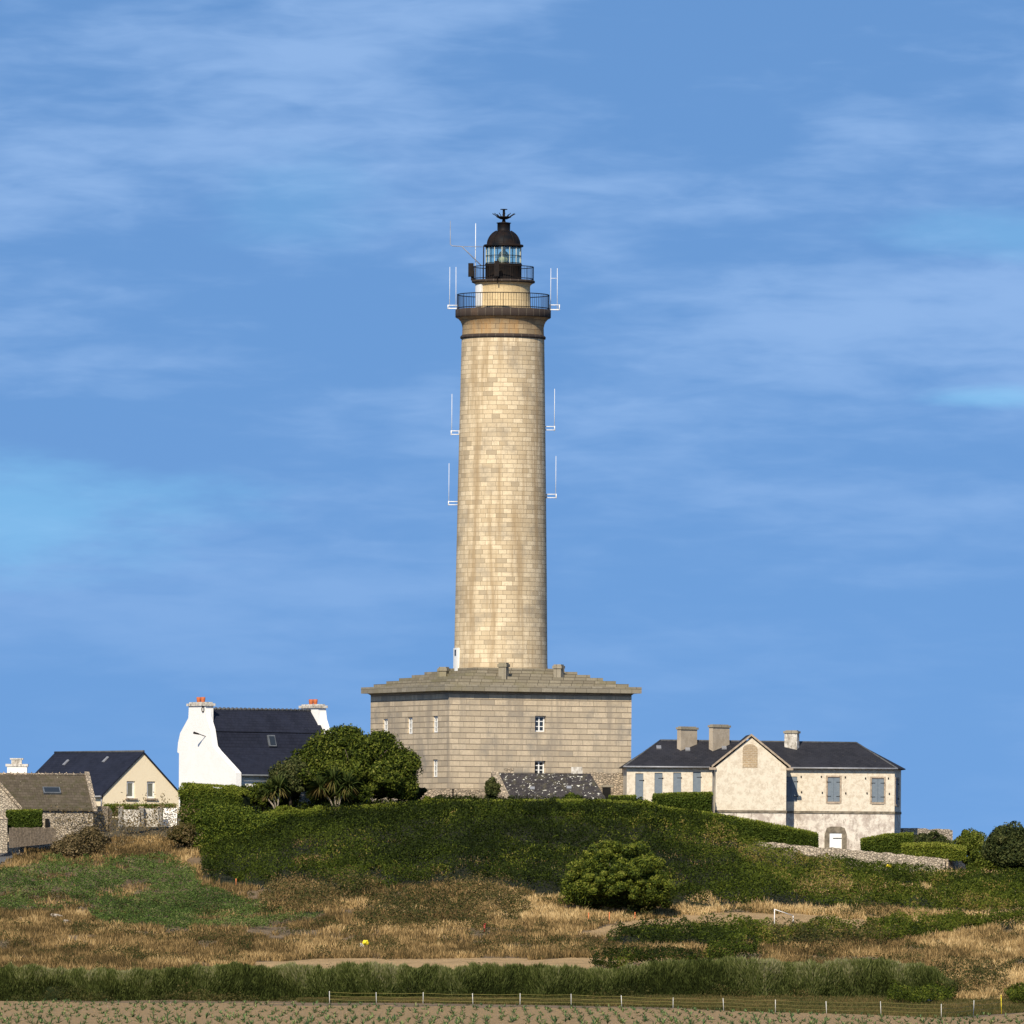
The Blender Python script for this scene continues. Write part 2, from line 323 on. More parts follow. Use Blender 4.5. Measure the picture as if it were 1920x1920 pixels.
def m_clear(name):
    m, t, b = mat(name); tr = nd(t, 'ShaderNodeBsdfTransparent'); tr.inputs[0].default_value = (0.86, 0.97, 0.90, 1)
    gl = nd(t, 'ShaderNodeBsdfGlossy'); gl.inputs['Roughness'].default_value = 0.05; gl.inputs[0].default_value = (0.8, 0.9, 0.9, 1)
    mx = nd(t, 'ShaderNodeMixShader'); mx.inputs[0].default_value = 0.10
    t.links.new(tr.outputs[0], mx.inputs[1]); t.links.new(gl.outputs[0], mx.inputs[2])
    o = [n for n in t.nodes if n.type == 'OUTPUT_MATERIAL'][0]; t.links.new(mx.outputs[0], o.inputs[0]); return m
M['clear'] = m_clear('lantern_glass')
# foliage
M['bracken'] = m_leaf('bracken_leaf', [(0.014, 0.021, 0.004), (0.034, 0.048, 0.006), (0.070, 0.092, 0.010), (0.14, 0.15, 0.020), (0.23, 0.16, 0.05)])
M['bramble'] = m_leaf('bramble_leaf', [(0.026, 0.032, 0.009), (0.055, 0.060, 0.016), (0.105, 0.085, 0.028), (0.17, 0.115, 0.045), (0.24, 0.16, 0.07)])
M['dry'] = m_leaf('dry_grass_blade', [(0.070, 0.050, 0.020), (0.17, 0.112, 0.044), (0.30, 0.195, 0.080), (0.46, 0.31, 0.135), (0.62, 0.45, 0.22)], 0.2, 0.8)
M['green'] = m_leaf('weed_leaf', [(0.030, 0.048, 0.012), (0.055, 0.090, 0.018), (0.085, 0.13, 0.028), (0.13, 0.17, 0.042), (0.22, 0.20, 0.08)])
M['reed'] = m_leaf('tamarisk_spray', [(0.026, 0.034, 0.009), (0.058, 0.074, 0.017), (0.11, 0.13, 0.034), (0.19, 0.20, 0.07), (0.34, 0.31, 0.16)])
M['tree'] = m_leaf('evergreen_leaf', [(0.013, 0.020, 0.004), (0.034, 0.049, 0.007), (0.070, 0.092, 0.012), (0.13, 0.15, 0.020), (0.22, 0.22, 0.05)])
M['hedge'] = m_leaf('hedge_leaf', [(0.024, 0.040, 0.007), (0.055, 0.082, 0.012), (0.11, 0.14, 0.018), (0.20, 0.22, 0.028), (0.30, 0.30, 0.06)])
M['bush'] = m_leaf('round_bush_leaf', [(0.022, 0.034, 0.007), (0.048, 0.070, 0.011), (0.095, 0.12, 0.016), (0.165, 0.18, 0.022), (0.25, 0.24, 0.05)])
M['darkbush'] = m_leaf('dark_bush_leaf', [(0.016, 0.024, 0.009), (0.032, 0.043, 0.013), (0.055, 0.066, 0.020), (0.090, 0.10, 0.03), (0.14, 0.13, 0.05)])
M['palm'] = m_leaf('cordyline_leaf', [(0.020, 0.034, 0.008), (0.040, 0.062, 0.014), (0.07, 0.095, 0.022), (0.12, 0.13, 0.035), (0.16, 0.11, 0.04)])
M['scrub'] = m_leaf('dry_scrub', [(0.035, 0.032, 0.014), (0.075, 0.060, 0.026), (0.13, 0.095, 0.042), (0.20, 0.145, 0.07), (0.32, 0.24, 0.13)])
M['seed'] = m_leaf('seedling_leaf', [(0.03, 0.06, 0.025), (0.06, 0.11, 0.045), (0.10, 0.17, 0.06), (0.17, 0.24, 0.08), (0.32, 0.34, 0.12)])

# ------------------------------------------------------------------ mesh builder and things
class Thing: pass
ZB = {}
def tag(o, label=None, cat=None, group=None, kind=None):
    if label: o['label'] = label
    if cat: o['category'] = cat
    if group: o['group'] = group
    if kind: o['kind'] = kind
def thing(name, label, cat, loc, rz=0, group=None):
    o = bpy.data.objects.new(name, None); COL.objects.link(o); o.location = loc; o.rotation_euler = (0, 0, rz); o.empty_display_size = 0.5
    tag(o, label, cat, group); ZB[o.name] = loc[2]; return o
def root(o):
    while o.parent: o = o.parent
    return o
class MB:
    def __init__(s): s.v = []; s.f = []; s.sm = []
    def face(s, pts, smooth=False):
        i = len(s.v); s.v += [tuple(p) for p in pts]; s.f.append(tuple(range(i, i+len(pts)))); s.sm.append(smooth); return s
    def box(s, x0, x1, y0, y1, z0, z1):
        a = [(x0,y0),(x1,y0),(x1,y1),(x0,y1)]
        return s.prism(a, z0, z1)
    def prism(s, pts, z0, z1, pts_top=None):
        n = len(pts); q = pts_top or pts
        for i in range(n):
            j = (i+1) % n; s.face([(*pts[i], z0), (*pts[j], z0), (*q[j], z1), (*q[i], z1)])
        s.face([(*p, z1) for p in q]); s.face([(*p, z0) for p in reversed(pts)]); return s
    def extr(s, poly, d):          # poly: 3-D points, extruded by vector d
        n = len(poly); top = [tuple(Vector(p)+Vector(d)) for p in poly]
        s.face(poly); s.face(list(reversed(top)))
        for i in range(n):
            j = (i+1) % n; s.face([poly[j], poly[i], top[i], top[j]])
        return s
    def obox(s, c, u, v, w):       # oriented box: centre and three half vectors
        c, u, v, w = map(Vector, (c, u, v, w))
        return s.extr([c-u-v-w, c+u-v-w, c+u+v-w, c-u+v-w], 2*w)
    def tube(s, pts, r, n=8, caps=True):
        pts = [Vector(p) for p in pts]; rr = r if isinstance(r, (list, tuple)) else [r]*len(pts); rings = []
        for i, p in enumerate(pts):
            d = (pts[min(i+1, len(pts)-1)]-pts[max(i-1, 0)]).normalized()
            a = d.orthogonal().normalized() if abs(d.z) > 0.9 else d.cross(Vector((0, 0, 1))).normalized(); b = d.cross(a)
            rings.append([p+rr[i]*(math.cos(2*math.pi*k/n)*a+math.sin(2*math.pi*k/n)*b) for k in range(n)])
        for i in range(len(rings)-1):
            for k in range(n): s.face([rings[i][k], rings[i][(k+1)%n], rings[i+1][(k+1)%n], rings[i+1][k]], True)
        if caps: s.face(rings[-1]); s.face(list(reversed(rings[0])))
        return s
    def lathe(s, prof, n=64, c=(0, 0), a0=0, a1=2*math.pi):
        full = abs(a1-a0-2*math.pi) < 1e-6
        for i in range(len(prof)-1):
            (r0, z0), (r1, z1) = prof[i], prof[i+1]
            for k in range(n):
                A = a0+(a1-a0)*k/n; B = a0+(a1-a0)*(k+1)/n
                p = [(c[0]+r0*math.cos(A), c[1]+r0*math.sin(A), z0), (c[0]+r0*math.cos(B), c[1]+r0*math.sin(B), z0),
                     (c[0]+r1*math.cos(B), c[1]+r1*math.sin(B), z1), (c[0]+r1*math.cos(A), c[1]+r1*math.sin(A), z1)]
                if r0 < 1e-6: p = p[1:]
                if r1 < 1e-6: p = p[:3] if r0 >= 1e-6 else p
                s.face(p, True)
        return s
    def wall(s, a, b, z0, z1, holes=(), dep=0.25):   # outward face; a to b runs left to right seen from outside
        a = Vector(a); b = Vector(b); d = (b-a); Ln = d.length; d.normalize(); nrm = Vector((d.y, -d.x))   # outward
        us = sorted({0, Ln, *[h[0] for h in holes], *[h[1] for h in holes]}); zs = sorted({z0, z1, *[h[2] for h in holes], *[h[3] for h in holes]})
        def p(u, z, k=0): q = a+d*u-nrm*k; return (q.x, q.y, z)
        for i in range(len(us)-1):
            for j in range(len(zs)-1):
                um, zm = (us[i]+us[i+1])/2, (zs[j]+zs[j+1])/2
                if any(h[0] < um < h[1] and h[2] < zm < h[3] for h in holes): continue
                s.face([p(us[i], zs[j]), p(us[i+1], zs[j]), p(us[i+1], zs[j+1]), p(us[i], zs[j+1])])
        for (u0, u1, y0, y1) in holes:
            s.face([p(u0, y0), p(u1, y0), p(u1, y0, dep), p(u0, y0, dep)]); s.face([p(u0, y1, dep), p(u1, y1, dep), p(u1, y1), p(u0, y1)])
            s.face([p(u0, y1), p(u0, y0), p(u0, y0, dep), p(u0, y1, dep)]); s.face([p(u1, y0), p(u1, y1), p(u1, y1, dep), p(u1, y0, dep)])
        return s
    def build(s, name, m, parent=None, cyl=None, label=None, weld=True):
        me = bpy.data.meshes.new(name); zb = ZB.get(root(parent).name, 0) if parent else 0
        vs = [(x, y, z-zb) for x, y, z in s.v]; me.from_pydata(vs, [], s.f); me.materials.append(m)
        uv = me.uv_layers.new(name='UVMap'); Z = Vector((0, 0, 1)); data = np.empty(len(me.loops)*2)
        for pl in me.polygons:
            n = pl.normal
            if cyl:
                cx, cy, rr = cyl; angs = [math.atan2(vs[v][1]-cy, vs[v][0]-cx) for v in pl.vertices]
                if max(angs)-min(angs) > math.pi: angs = [a+2*math.pi if a < 0 else a for a in angs]
                for li, v, a in zip(pl.loop_indices, pl.vertices, angs): data[2*li] = a*rr; data[2*li+1] = vs[v][2]
            else:
                t = Z.cross(n); t = t.normalized() if t.length > 0.05 else Vector((1, 0, 0)); b = n.cross(t)
                for li, v in zip(pl.loop_indices, pl.vertices):
                    q = Vector(vs[v]); data[2*li] = q.dot(t)+7; data[2*li+1] = q.dot(b)
        uv.data.foreach_set('uv', data); me.polygons.foreach_set('use_smooth', s.sm)
        if weld and any(s.sm):
            import bmesh
            bm = bmesh.new(); bm.from_mesh(me); bmesh.ops.remove_doubles(bm, verts=bm.verts, dist=1e-4); bm.to_mesh(me); bm.free()
        o = bpy.data.objects.new(name, me); COL.objects.link(o)
        if parent: o.parent = parent
        if label: o['label'] = label
        return o
def npmesh(name, V, nper, tint, m, parent=None, zoff=0.0):
    """V: (N*nper,3) vertices; every nper make a face; tint: (N,)"""
    me = bpy.data.meshes.new(name); n = len(V)//nper; V = V.copy(); V[:, 2] -= zoff
    me.vertices.add(len(V)); me.vertices.foreach_set('co', V.astype(np.float32).ravel())
    me.loops.add(len(V)); me.loops.foreach_set('vertex_index', np.arange(len(V), dtype=np.int32))
    me.polygons.add(n); me.polygons.foreach_set('loop_start', np.arange(0, len(V), nper, dtype=np.int32))
    a = me.attributes.new('tint', 'FLOAT', 'FACE'); a.data.foreach_set('value', np.clip(tint, 0.001, 0.999).astype(np.float32))
    me.materials.append(m); me.update(calc_edges=True)
    o = bpy.data.objects.new(name, me); COL.objects.link(o)
    if parent: o.parent = parent
    return o
def unit(v): return v/np.maximum(np.linalg.norm(v, axis=1, keepdims=True), 1e-9)
def leaves(C, size, aspect=0.5, nbias=None, bias=0.8, up=None, upb=0.0, r=rng):
    """rhombic leaf quads around centres C; nbias: preferred normal"""
    n = len(C); nr = r.normal(size=(n, 3))
    if nbias is not None: nr = nr+bias*2*nbias
    nr = unit(nr); t = r.normal(size=(n, 3))
    if up is not None: t = t+np.array(up)*upb
    t = unit(t-nr*np.sum(t*nr, 1, keepdims=True)); b = np.cross(nr, t)
    s = (size*r.uniform(0.6, 1.4, n))[:, None]
    q = np.stack([C-t*s, C-b*s*aspect+t*s*0.1, C+t*s, C+b*s*aspect+t*s*0.1], 1)
    return q.reshape(-1, 3)
def blades(B, h, w, lean=0.25, r=rng, dirb=None):
    n = len(B); a = r.uniform(0, 2*math.pi, n); hh = h*r.uniform(0.55, 1.25, n)
    ln = np.stack([r.normal(size=n)*lean, r.normal(size=n)*lean, np.ones(n)], 1)
    if dirb is not None: ln = ln+dirb
    T = B+ln*hh[:, None]; s = np.stack([np.cos(a)*w, np.sin(a)*w*0.4, np.zeros(n)], 1)
    M1 = B+ln*hh[:, None]*0.55
    return np.stack([B-s*0.6, B+s*0.6, M1+s, T, M1-s], 1).reshape(-1, 3)

# ------------------------------------------------------------------ ground
PB = {   # vegetation areas on the ground, in photo coordinates
 'scrubland': [[(92,1608),(98,1588),(180,1582),(225,1562),(340,1556),(374,1566),(380,1608),(240,1610),(130,1612)]],
 'clearing': [[(1480,1666),(1530,1655),(1640,1672),(1600,1684),(1500,1680)],[(1290,1690),(1330,1676),(1350,1700)],[(545,1612),(585,1600),(600,1622),(560,1630)],[(1640,1668),(1730,1664),(1760,1676),(1660,1682)],[(640,1664),(700,1652),(720,1668)]],
 'bracken': [[(372,1566),(420,1550),(500,1534),(600,1524),(800,1510),(1200,1512),(1330,1536),(1400,1594),(1480,1612),(1560,1626),(1680,1644),(1760,1656),(1830,1646),(2000,1648),(2000,1716),(1790,1718),(1640,1704),(1560,1708),(1430,1698),(1290,1704),(1060,1685),(960,1668),(860,1656),(760,1668),(700,1672),(640,1676),(560,1650),(500,1668),(380,1656)],
             [(1125,1770),(1150,1757),(1230,1749),(1450,1744),(1580,1746),(1650,1757),(1610,1768),(1500,1770),(1460,1782),(1400,1772),(1330,1786),(1290,1772),(1230,1782),(1180,1774)],
             [(1600,1760),(1650,1744),(1760,1732),(2000,1726),(2000,1738),(1800,1748),(1720,1764),(1640,1772)],
             [(1320,1800),(1420,1790),(1430,1806),(1330,1812)],
             [(1100,1812),(1200,1806),(1310,1812),(1300,1824),(1110,1824)],
             [(1660,1858),(1700,1842),(1760,1850),(1792,1878),(1740,1886),(1670,1882)],
             [(1880,1870),(2000,1850),(2000,1892),(1890,1886)]],
 'bramble': [[(655,1735),(700,1712),(840,1675),(950,1672),(995,1706),(960,1724),(860,1738),(720,1745)],
             [(485,1712),(500,1672),(620,1668),(720,1672),(660,1702),(580,1716)],
             [(1440,1755),(1700,1762),(1640,1785),(1450,1790)],
             [(1720,1850),(1840,1836),(1900,1850),(1860,1868),(1740,1872)]],
 'green': [[(-60,1650),(20,1630),(80,1616),(300,1612),(355,1626),(372,1660),(450,1690),(520,1712),(610,1728),(470,1742),(330,1745),(190,1738),(165,1712),(-60,1710)]],
 'path': [[(470,1806),(640,1798),(1340,1799),(1360,1812),(1100,1830),(620,1832),(470,1824)]],
 'path2': [[(1070,1754),(1160,1733),(1280,1716),(1430,1712),(1560,1718),(1660,1732),(1620,1750),(1440,1746),(1200,1750),(1120,1760)]],
 'road': [[(-120,1584),(72,1582),(60,1593),(15,1614),(-20,1632),(-120,1690)]]}
def inany(px, py, key):
    r = np.zeros(px.shape, bool)
    for p in PB[key]: r |= inpoly(px, py, p)
    return r
def gproj(x, y):
    z = gz(x, y); px, py = proj(x, y, z); return px, py, z
gxs = np.concatenate([[-9000, -4000, -1500, -500, -200, -100, -70], np.arange(-55, 55.1, 1.0), [70, 100, 200, 500, 1500, 4000, 9000]])
gys = np.concatenate([[-500, 0, 200, 350, 450, 500, 540], np.arange(560, 760.1, 1.0), np.arange(765, 900, 10), [905, 1000, 1500, 3000, 6000, 12000, 22000]])
mx_, my_ = np.meshgrid(gxs, gys); mz_ = np.where((my_ < 900), gz(mx_, my_), 0.0)-np.where(my_ > 900, 1.5, 0)
V = np.stack([mx_, my_, mz_], 2).reshape(-1, 3); nx = len(gxs); ny = len(gys)
ii, jj = np.meshgrid(np.arange(nx-1), np.arange(ny-1)); a = (jj*nx+ii).ravel()
me = bpy.data.meshes.new('ground'); me.from_pydata(V.tolist(), [], np.stack([a, a+1, a+1+nx, a+nx], 1).tolist())
gpx, gpy, _ = gproj(V[:, 0], np.maximum(V[:, 1], 100))
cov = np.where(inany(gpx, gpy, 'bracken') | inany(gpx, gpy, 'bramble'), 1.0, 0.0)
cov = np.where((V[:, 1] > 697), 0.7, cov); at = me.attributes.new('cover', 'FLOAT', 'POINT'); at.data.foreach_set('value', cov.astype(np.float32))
me.polygons.foreach_set('use_smooth', [True]*len(me.polygons))
m, t, b = mat('earth'); ob = coords(t)
c = mix(t, mrange(t, noise(t, ob, 0.35, 6, 0.7), 0.4, 0.62), (0.20, 0.135, 0.075), (0.12, 0.085, 0.045))
c = mix(t, mrange(t, noise(t, ob, 2.5, 6, 0.8), 0.45, 0.7, 0, 0.7), c, (0.28, 0.20, 0.115))
av = nd(t, 'ShaderNodeAttribute'); av.attribute_name = 'cover'
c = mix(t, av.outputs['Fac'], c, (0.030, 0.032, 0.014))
t.links.new(c, b.inputs['Base Color']); b.inputs['Roughness'].default_value = 1; bump(t, b, noise(t, ob, 3, 6, 0.8), 0.8, 0.15)
me.materials.append(m); go = bpy.data.objects.new('ground', me); COL.objects.link(go); tag(go, kind='structure')

def sheet(name, key, m, lift=0.05, res=0.25, ybox=(585, 720)):
    xs_ = np.arange(-58, 58, res); ys_ = np.arange(ybox[0], ybox[1], res); fs = []; vs = []; idx = {}
    X, Yv = np.meshgrid(xs_, ys_); px, py, z = gproj(X+res/2, Yv+res/2)
    ins = inany(px + 14*(vnoise(X, Yv, 3, 5)-0.5), py + 5*(vnoise(X, Yv, 2, 6)-0.5), key)
    def vid(i, j):
        if (i, j) not in idx:
            x = xs_[0]+i*res; y = ys_[0]+j*res; idx[(i, j)] = len(vs); vs.append((x, y, float(gz(x, y))+lift))
        return idx[(i, j)]
    for j, i in zip(*np.nonzero(ins)): fs.append((vid(i, j), vid(i+1, j), vid(i+1, j+1), vid(i, j+1)))
    me = bpy.data.meshes.new(name); me.from_pydata(vs, [], fs); me.materials.append(m)
    me.polygons.foreach_set('use_smooth', [True]*len(me.polygons))
    o = bpy.data.objects.new(name, me); COL.objects.link(o); tag(o, kind='structure'); return o
def m_soil(name, a_, b_, c_, sc=1.0):
    m, t, b = mat(name); ob = coords(t)
    c = mix(t, mrange(t, noise(t, ob, 0.5*sc, 6, 0.7), 0.38, 0.65), a_, b_)
    c = mix(t, mrange(t, noise(t, ob, 5*sc, 6, 0.8), 0.5, 0.72, 0, 0.8), c, c_)
    t.links.new(c, b.inputs['Base Color']); b.inputs['Roughness'].default_value = 1; bump(t, b, noise(t, ob, 6*sc, 6, 0.8), 1.0, 0.12); return m
M['sand'] = m_soil('sandy_track', (0.47, 0.31, 0.145), (0.36, 0.235, 0.105), (0.20, 0.13, 0.06))
M['soil'] = m_soil('ploughed_soil', (0.42, 0.275, 0.125), (0.31, 0.20, 0.09), (0.15, 0.10, 0.045), 2.2)
M['tar'] = m_soil('worn_tarmac', (0.13, 0.13, 0.13), (0.10, 0.10, 0.10), (0.2, 0.19, 0.17))
sheet('path', 'path', M['sand']); sheet('path', 'path2', M['sand']); sheet('road', 'road', M['tar'], 0.06)
EDX = [-400, 0, 640, 1280, 1700, 1780, 1830, 1920, 2300]; EDY = [607, 607, 605, 593, 562, 560, 572, 588, 600]
def field_edge(px): return np.interp(px, EDX, EDY)
vs = []; fs = []; cols = np.arange(-60, 60.1, 1.0); rows = np.linspace(0, 1, 60)
for i, x in enumerate(cols):
    ye = float(field_edge(960+x*F/595))
    for j, r_ in enumerate(rows):
        y = 430+(ye-430)*r_; vs.append((x, y, 0.03+0.03*math.sin(y*2.6)+(0.02 if j < 59 else -0.02)))
for i in range(len(cols)-1):
    for j in range(59): a = i*60+j; fs.append((a, a+60, a+61, a+1))
me = bpy.data.meshes.new('field'); me.from_pydata(vs, [], fs); me.materials.append(M['soil'])
fo = bpy.data.objects.new('field', me); COL.objects.link(fo); tag(fo, kind='structure')

# the sea beyond the island
m, t, b = mat('sea_water'); b.inputs['Base Color'].default_value = (0.02, 0.06, 0.10, 1); b.inputs['Roughness'].default_value = 0.25
bump(t, b, noise(t, coords(t), 0.4, 5, 0.6), 0.6, 0.5)
me = bpy.data.meshes.new('sea'); me.from_pydata([(-9000, 960, -1.0), (9000, 960, -1.0), (9000, 21000, -1.0), (-9000, 21000, -1.0)], [], [(0, 1, 2, 3)]); me.materials.append(m)
se_ = bpy.data.objects.new('sea', me); COL.objects.link(se_); tag(se_, kind='structure')

# ------------------------------------------------------------------ window helper
def window(parent, a, d, u0, u1, z0, z1, dep, cols, rows, fw=0.06, frame='whitepaint', pane='pane', name='window'):
    """glazed frame set back by dep from the wall line a + d*u, outward normal to the right of d"""
    a = Vector(a); d = Vector(d).normalized(); nrm = Vector((d.y, -d.x)); mb = MB()
    def bar(ua, ub, za, zb_, k=0.03):
        c = a+d*((ua+ub)/2)-nrm*(dep-k/2); mb.obox((c.x, c.y, (za+zb_)/2), (d.x*(ub-ua)/2, d.y*(ub-ua)/2, 0), (0, 0, (zb_-za)/2), (nrm.x*k, nrm.y*k, 0))
    bar(u0, u0+fw, z0, z1, .035); bar(u1-fw, u1, z0, z1, .035); bar(u0+fw, u1-fw, z0, z0+fw); bar(u0+fw, u1-fw, z1-fw, z1)
    for i in range(1, cols): u = u0+(u1-u0)*i/cols; bar(u-fw*0.55, u+fw*0.55, z0+fw, z1-fw, 0.026)
    for j in range(1, rows): z = z0+(z1-z0)*j/rows; bar(u0+fw, u1-fw, z-fw*0.32, z+fw*0.32, 0.018)
    w = mb.build(name, M[frame], parent)
    p = MB(); q0 = a+d*(u0+fw/2)-nrm*(dep+.01); q1 = a+d*(u1-fw/2)-nrm*(dep+.01)
    p.face([(q0.x, q0.y, z0), (q1.x, q1.y, z0), (q1.x, q1.y, z1), (q0.x, q0.y, z1)]); p.build('pane', M[pane], w)
    return w

# ------------------------------------------------------------------ LIGHTHOUSE
YL = 720.0; S = F/YL
def lz(py): return CZ + (HY-py)/S - 0.13
lx = -0.94
base_z = lz(1520)
LH = thing('lighthouse', 'tall pale stone lighthouse with black lantern standing on a square stone base building', 'lighthouse', (lx, YL, base_z))
prof = [(3.47, lz(1262)), (3.42, lz(1240)), (3.33, lz(1080)), (3.22, lz(900)), (3.12, lz(760)), (3.03, lz(633))]
MB().lathe(prof, 96).build('shaft', M['tower'], LH, cyl=(0, 0, 3.3))
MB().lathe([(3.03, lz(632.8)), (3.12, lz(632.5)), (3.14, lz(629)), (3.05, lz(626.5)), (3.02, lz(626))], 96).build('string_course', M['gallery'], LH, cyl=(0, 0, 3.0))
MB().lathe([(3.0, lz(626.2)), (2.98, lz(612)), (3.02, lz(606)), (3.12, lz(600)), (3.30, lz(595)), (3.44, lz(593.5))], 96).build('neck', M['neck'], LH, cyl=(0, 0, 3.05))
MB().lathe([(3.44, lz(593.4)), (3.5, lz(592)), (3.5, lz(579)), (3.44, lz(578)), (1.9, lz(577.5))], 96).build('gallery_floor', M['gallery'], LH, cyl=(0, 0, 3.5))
def railing(name, r, z0, z1, n, br, rr):
    mb = MB()
    for z in (z1, z0+0.10):
        pts = [(r*math.cos(2*math.pi*k/72), r*math.sin(2*math.pi*k/72), z) for k in range(73)]; mb.tube(pts, rr, 6, False)
    for k in range(n):
        a = 2*math.pi*k/n; x, y = r*math.cos(a), r*math.sin(a); mb.tube([(x, y, z0), (x, y, z1)], br*(1.8 if k % 9 == 0 else 1), 4, False)
    return mb.build(name, M['iron'], LH)
railing('gallery_railing', 3.36, lz(578), lz(550), 108, 0.017, 0.035)
# short service drum between the galleries
MB().lathe([(2.06, lz(577.4)), (2.06, lz(573)), (1.98, lz(571)), (1.96, lz(534)), (2.02, lz(531)), (2.16, lz(528.4))], 80).build('drum', M['drum'], LH, cyl=(0, 0, 2.0))
MB().lathe([(2.16, lz(528.3)), (2.31, lz(527)), (2.31, lz(523.5)), (2.25, lz(522.8)), (1.2, lz(522.5))], 80).build('upper_gallery_floor', M['gallery'], LH, cyl=(0, 0, 2.3))
railing('upper_gallery_railing', 2.2, lz(522.6), lz(497.5), 80, 0.017, 0.032)
MB().lathe([(1.33, lz(522.4)), (1.33, lz(495)), (1.36, lz(494.5)), (1.36, lz(492)), (1.0, lz(491.5))], 48).build('lantern_base', M['iron'], LH)
lr = MB().lathe([(1.255, lz(491.4)), (1.255, lz(460))], 48).build('lantern_glass', M['clear'], LH)
mb = MB()
for k in range(14):
    a = 2*math.pi*(k+0.3)/14; x, y = 1.28*math.cos(a), 1.28*math.sin(a); mb.tube([(x, y, lz(492)), (x, y, lz(459))], 0.036, 6, False)
mb.build('glazing_bars', M['barpaint'], LH)
mb = MB()
for z in (lz(477), lz(461), lz(490.5)): mb.tube([(1.29*math.cos(2*math.pi*k/48), 1.29*math.sin(2*math.pi*k/48), z) for k in range(49)], 0.03, 6, False)
mb.build('glazing_rings', M['iron'], LH)
MB().lathe([(0.0, lz(491)), (0.38, lz(491)), (0.40, lz(478)), (0.36, lz(473)), (0.26, lz(469)), (0.15, lz(468)), (0.15, lz(462)), (0.2, lz(460)), (0, lz(459.8))], 24).build('lamp_lens', M['lens'], LH)
dp = [(1.0, lz(460)), (1.42, lz(459.8)), (1.46, lz(458.5)), (1.44, lz(456)), (1.24, lz(455.2))]
for k in range(1, 13):
    a = k/12*R(66); dp.append((1.24*math.cos(a), lz(455.2)+1.08*math.sin(a)))
dome = MB().lathe(dp, 64).build('dome', M['dome'], LH)
mb = MB()
for k in range(10):
    A = 2*math.pi*(k+0.5)/10; pts = []
    for q in range(0, 11): a = q/10*R(64); rad = 1.25*math.cos(a); pts.append((rad*math.cos(A), rad*math.sin(A), lz(455)+1.10*math.sin(a)))
    mb.tube(pts, 0.028, 5, False)
mb.build('rib', M['iron'], dome)
MB().lathe([(0.52, lz(431)), (0.47, lz(430)), (0.47, lz(416)), (0.54, lz(415.5)), (0.54, lz(414.5)), (0.14, lz(413)), (0.11, lz(408)), (0, lz(408))], 32).build('ventilator', M['dome'], LH)
mb = MB().lathe([(0.0, lz(408.5)), (0.25, lz(408)), (0.52, lz(404.5)), (0.56, lz(403)), (0, lz(402.5))], 24)
mb.lathe([(0.09, lz(403)), (0.09, lz(390.4)), (0.26, lz(390)), (0.26, lz(388.8)), (0, lz(388.8))], 12)
for k in range(12):
    a = 2*math.pi*(k+0.2)/12; c_, s_ = math.cos(a), math.sin(a)
    mb.tube([(0.42*c_, 0.42*s_, lz(404)), (0.84*c_, 0.84*s_, lz(397.5))], 0.028, 5)
mb.build('radio_crown', M['iron'], LH)
# galleries' equipment
LHX = 944.2
def lxp(px, py): return wx(px, py, YL)-lx
def whip(x, y, za, zb_, r=0.03): return MB().tube([(x, y, za), (x, y, zb_)], [r, r*0.75], 6)
ANT = [([843, 855], 498, 572, 839, 859, 570, 576), ([1032.5, 1045], 499, 568, 1030, 1050, 568, 577),
       ([847], 736, 806, 845, 862, 805.5, 812), ([1039.5], 725, 797, 1021, 1041, 796, 802.5),
       ([841.5], 866, 938, 840, 860, 938, 944), ([1042], 851, 924, 1024, 1044, 923, 929.5)]
for whs, pt, pb, xa, xb, b0, b1 in ANT:
    r_ = (whip(lxp(whs[0], pb), 0, lz(b1+2), lz(pt), 0.022))
    for w_ in whs[1:]: r_.tube([(lxp(w_, pb), 0, lz(b1+2)), (lxp(w_, pt), 0, lz(pt))], [0.022, 0.018], 6)
    if len(whs) > 1 and whs[0] > 900: r_.tube([(lxp(whs[0], 518), 0, lz(518)), (lxp(whs[1], 518), 0, lz(518))], 0.018, 5)
    an = r_.build('antenna', M['whitemetal'], LH)
    k = MB(); x0, x1 = lxp(xa, b0), lxp(xb, b0)
    for py in (b0, b1): k.tube([(x0, 0, lz(py)), (x1, 0, lz(py))], 0.035, 6)
    for x in (x0+0.04, x1-0.04): k.tube([(x, 0, lz(b1+1)), (x, 0, lz(b0-1))], 0.04, 6)
    if b0 < 600: k.box(min(x0, x1)+.1, max(x0, x1)-.1, -0.03, 0.03, lz(b1)-.02, lz(b1)+0.05)
    k.build('bracket', M['whitemetal'], an)
an = whip(lxp(891.5, 490), -0.6, lz(515), lz(417), 0.032).build('antenna', M['whitemetal'], LH)
an = MB().tube([(lxp(903, 494), -0.9, lz(497)), (lxp(866, 461), -0.9, lz(461)), (lxp(848, 460), -0.9, lz(460)), (lxp(844.5, 457), -0.9, lz(457)), (lxp(844.5, 413), -0.9, lz(413))], [0.04, 0.04, 0.035, 0.03, 0.018], 6).build('antenna', M['zinc'], LH, label='grey antenna on a long bent arm')
MB().tube([(lxp(866, 461), -0.9, lz(461)), (lxp(905, 461.5), -0.9, lz(461.5))], 0.022, 5).build('bracket', M['zinc'], an)
MB().tube([(lxp(907, 459), -0.4, lz(521)), (lxp(907, 459), -0.4, lz(458))], 0.045, 6).build('ladder_rail', M['iron'], LH)
mb = MB().box(lxp(878, 500), lxp(888, 500), -0.3, 0.25, lz(516), lz(491)); mb.tube([(lxp(886, 500), -.1, lz(527)), (lxp(886, 500), -.1, lz(494))], .05, 6); mb.box(lxp(883, 520), lxp(889, 520), -0.15, 0.15, lz(523), lz(505))
mb.build('equipment_box', M['iron'], LH)
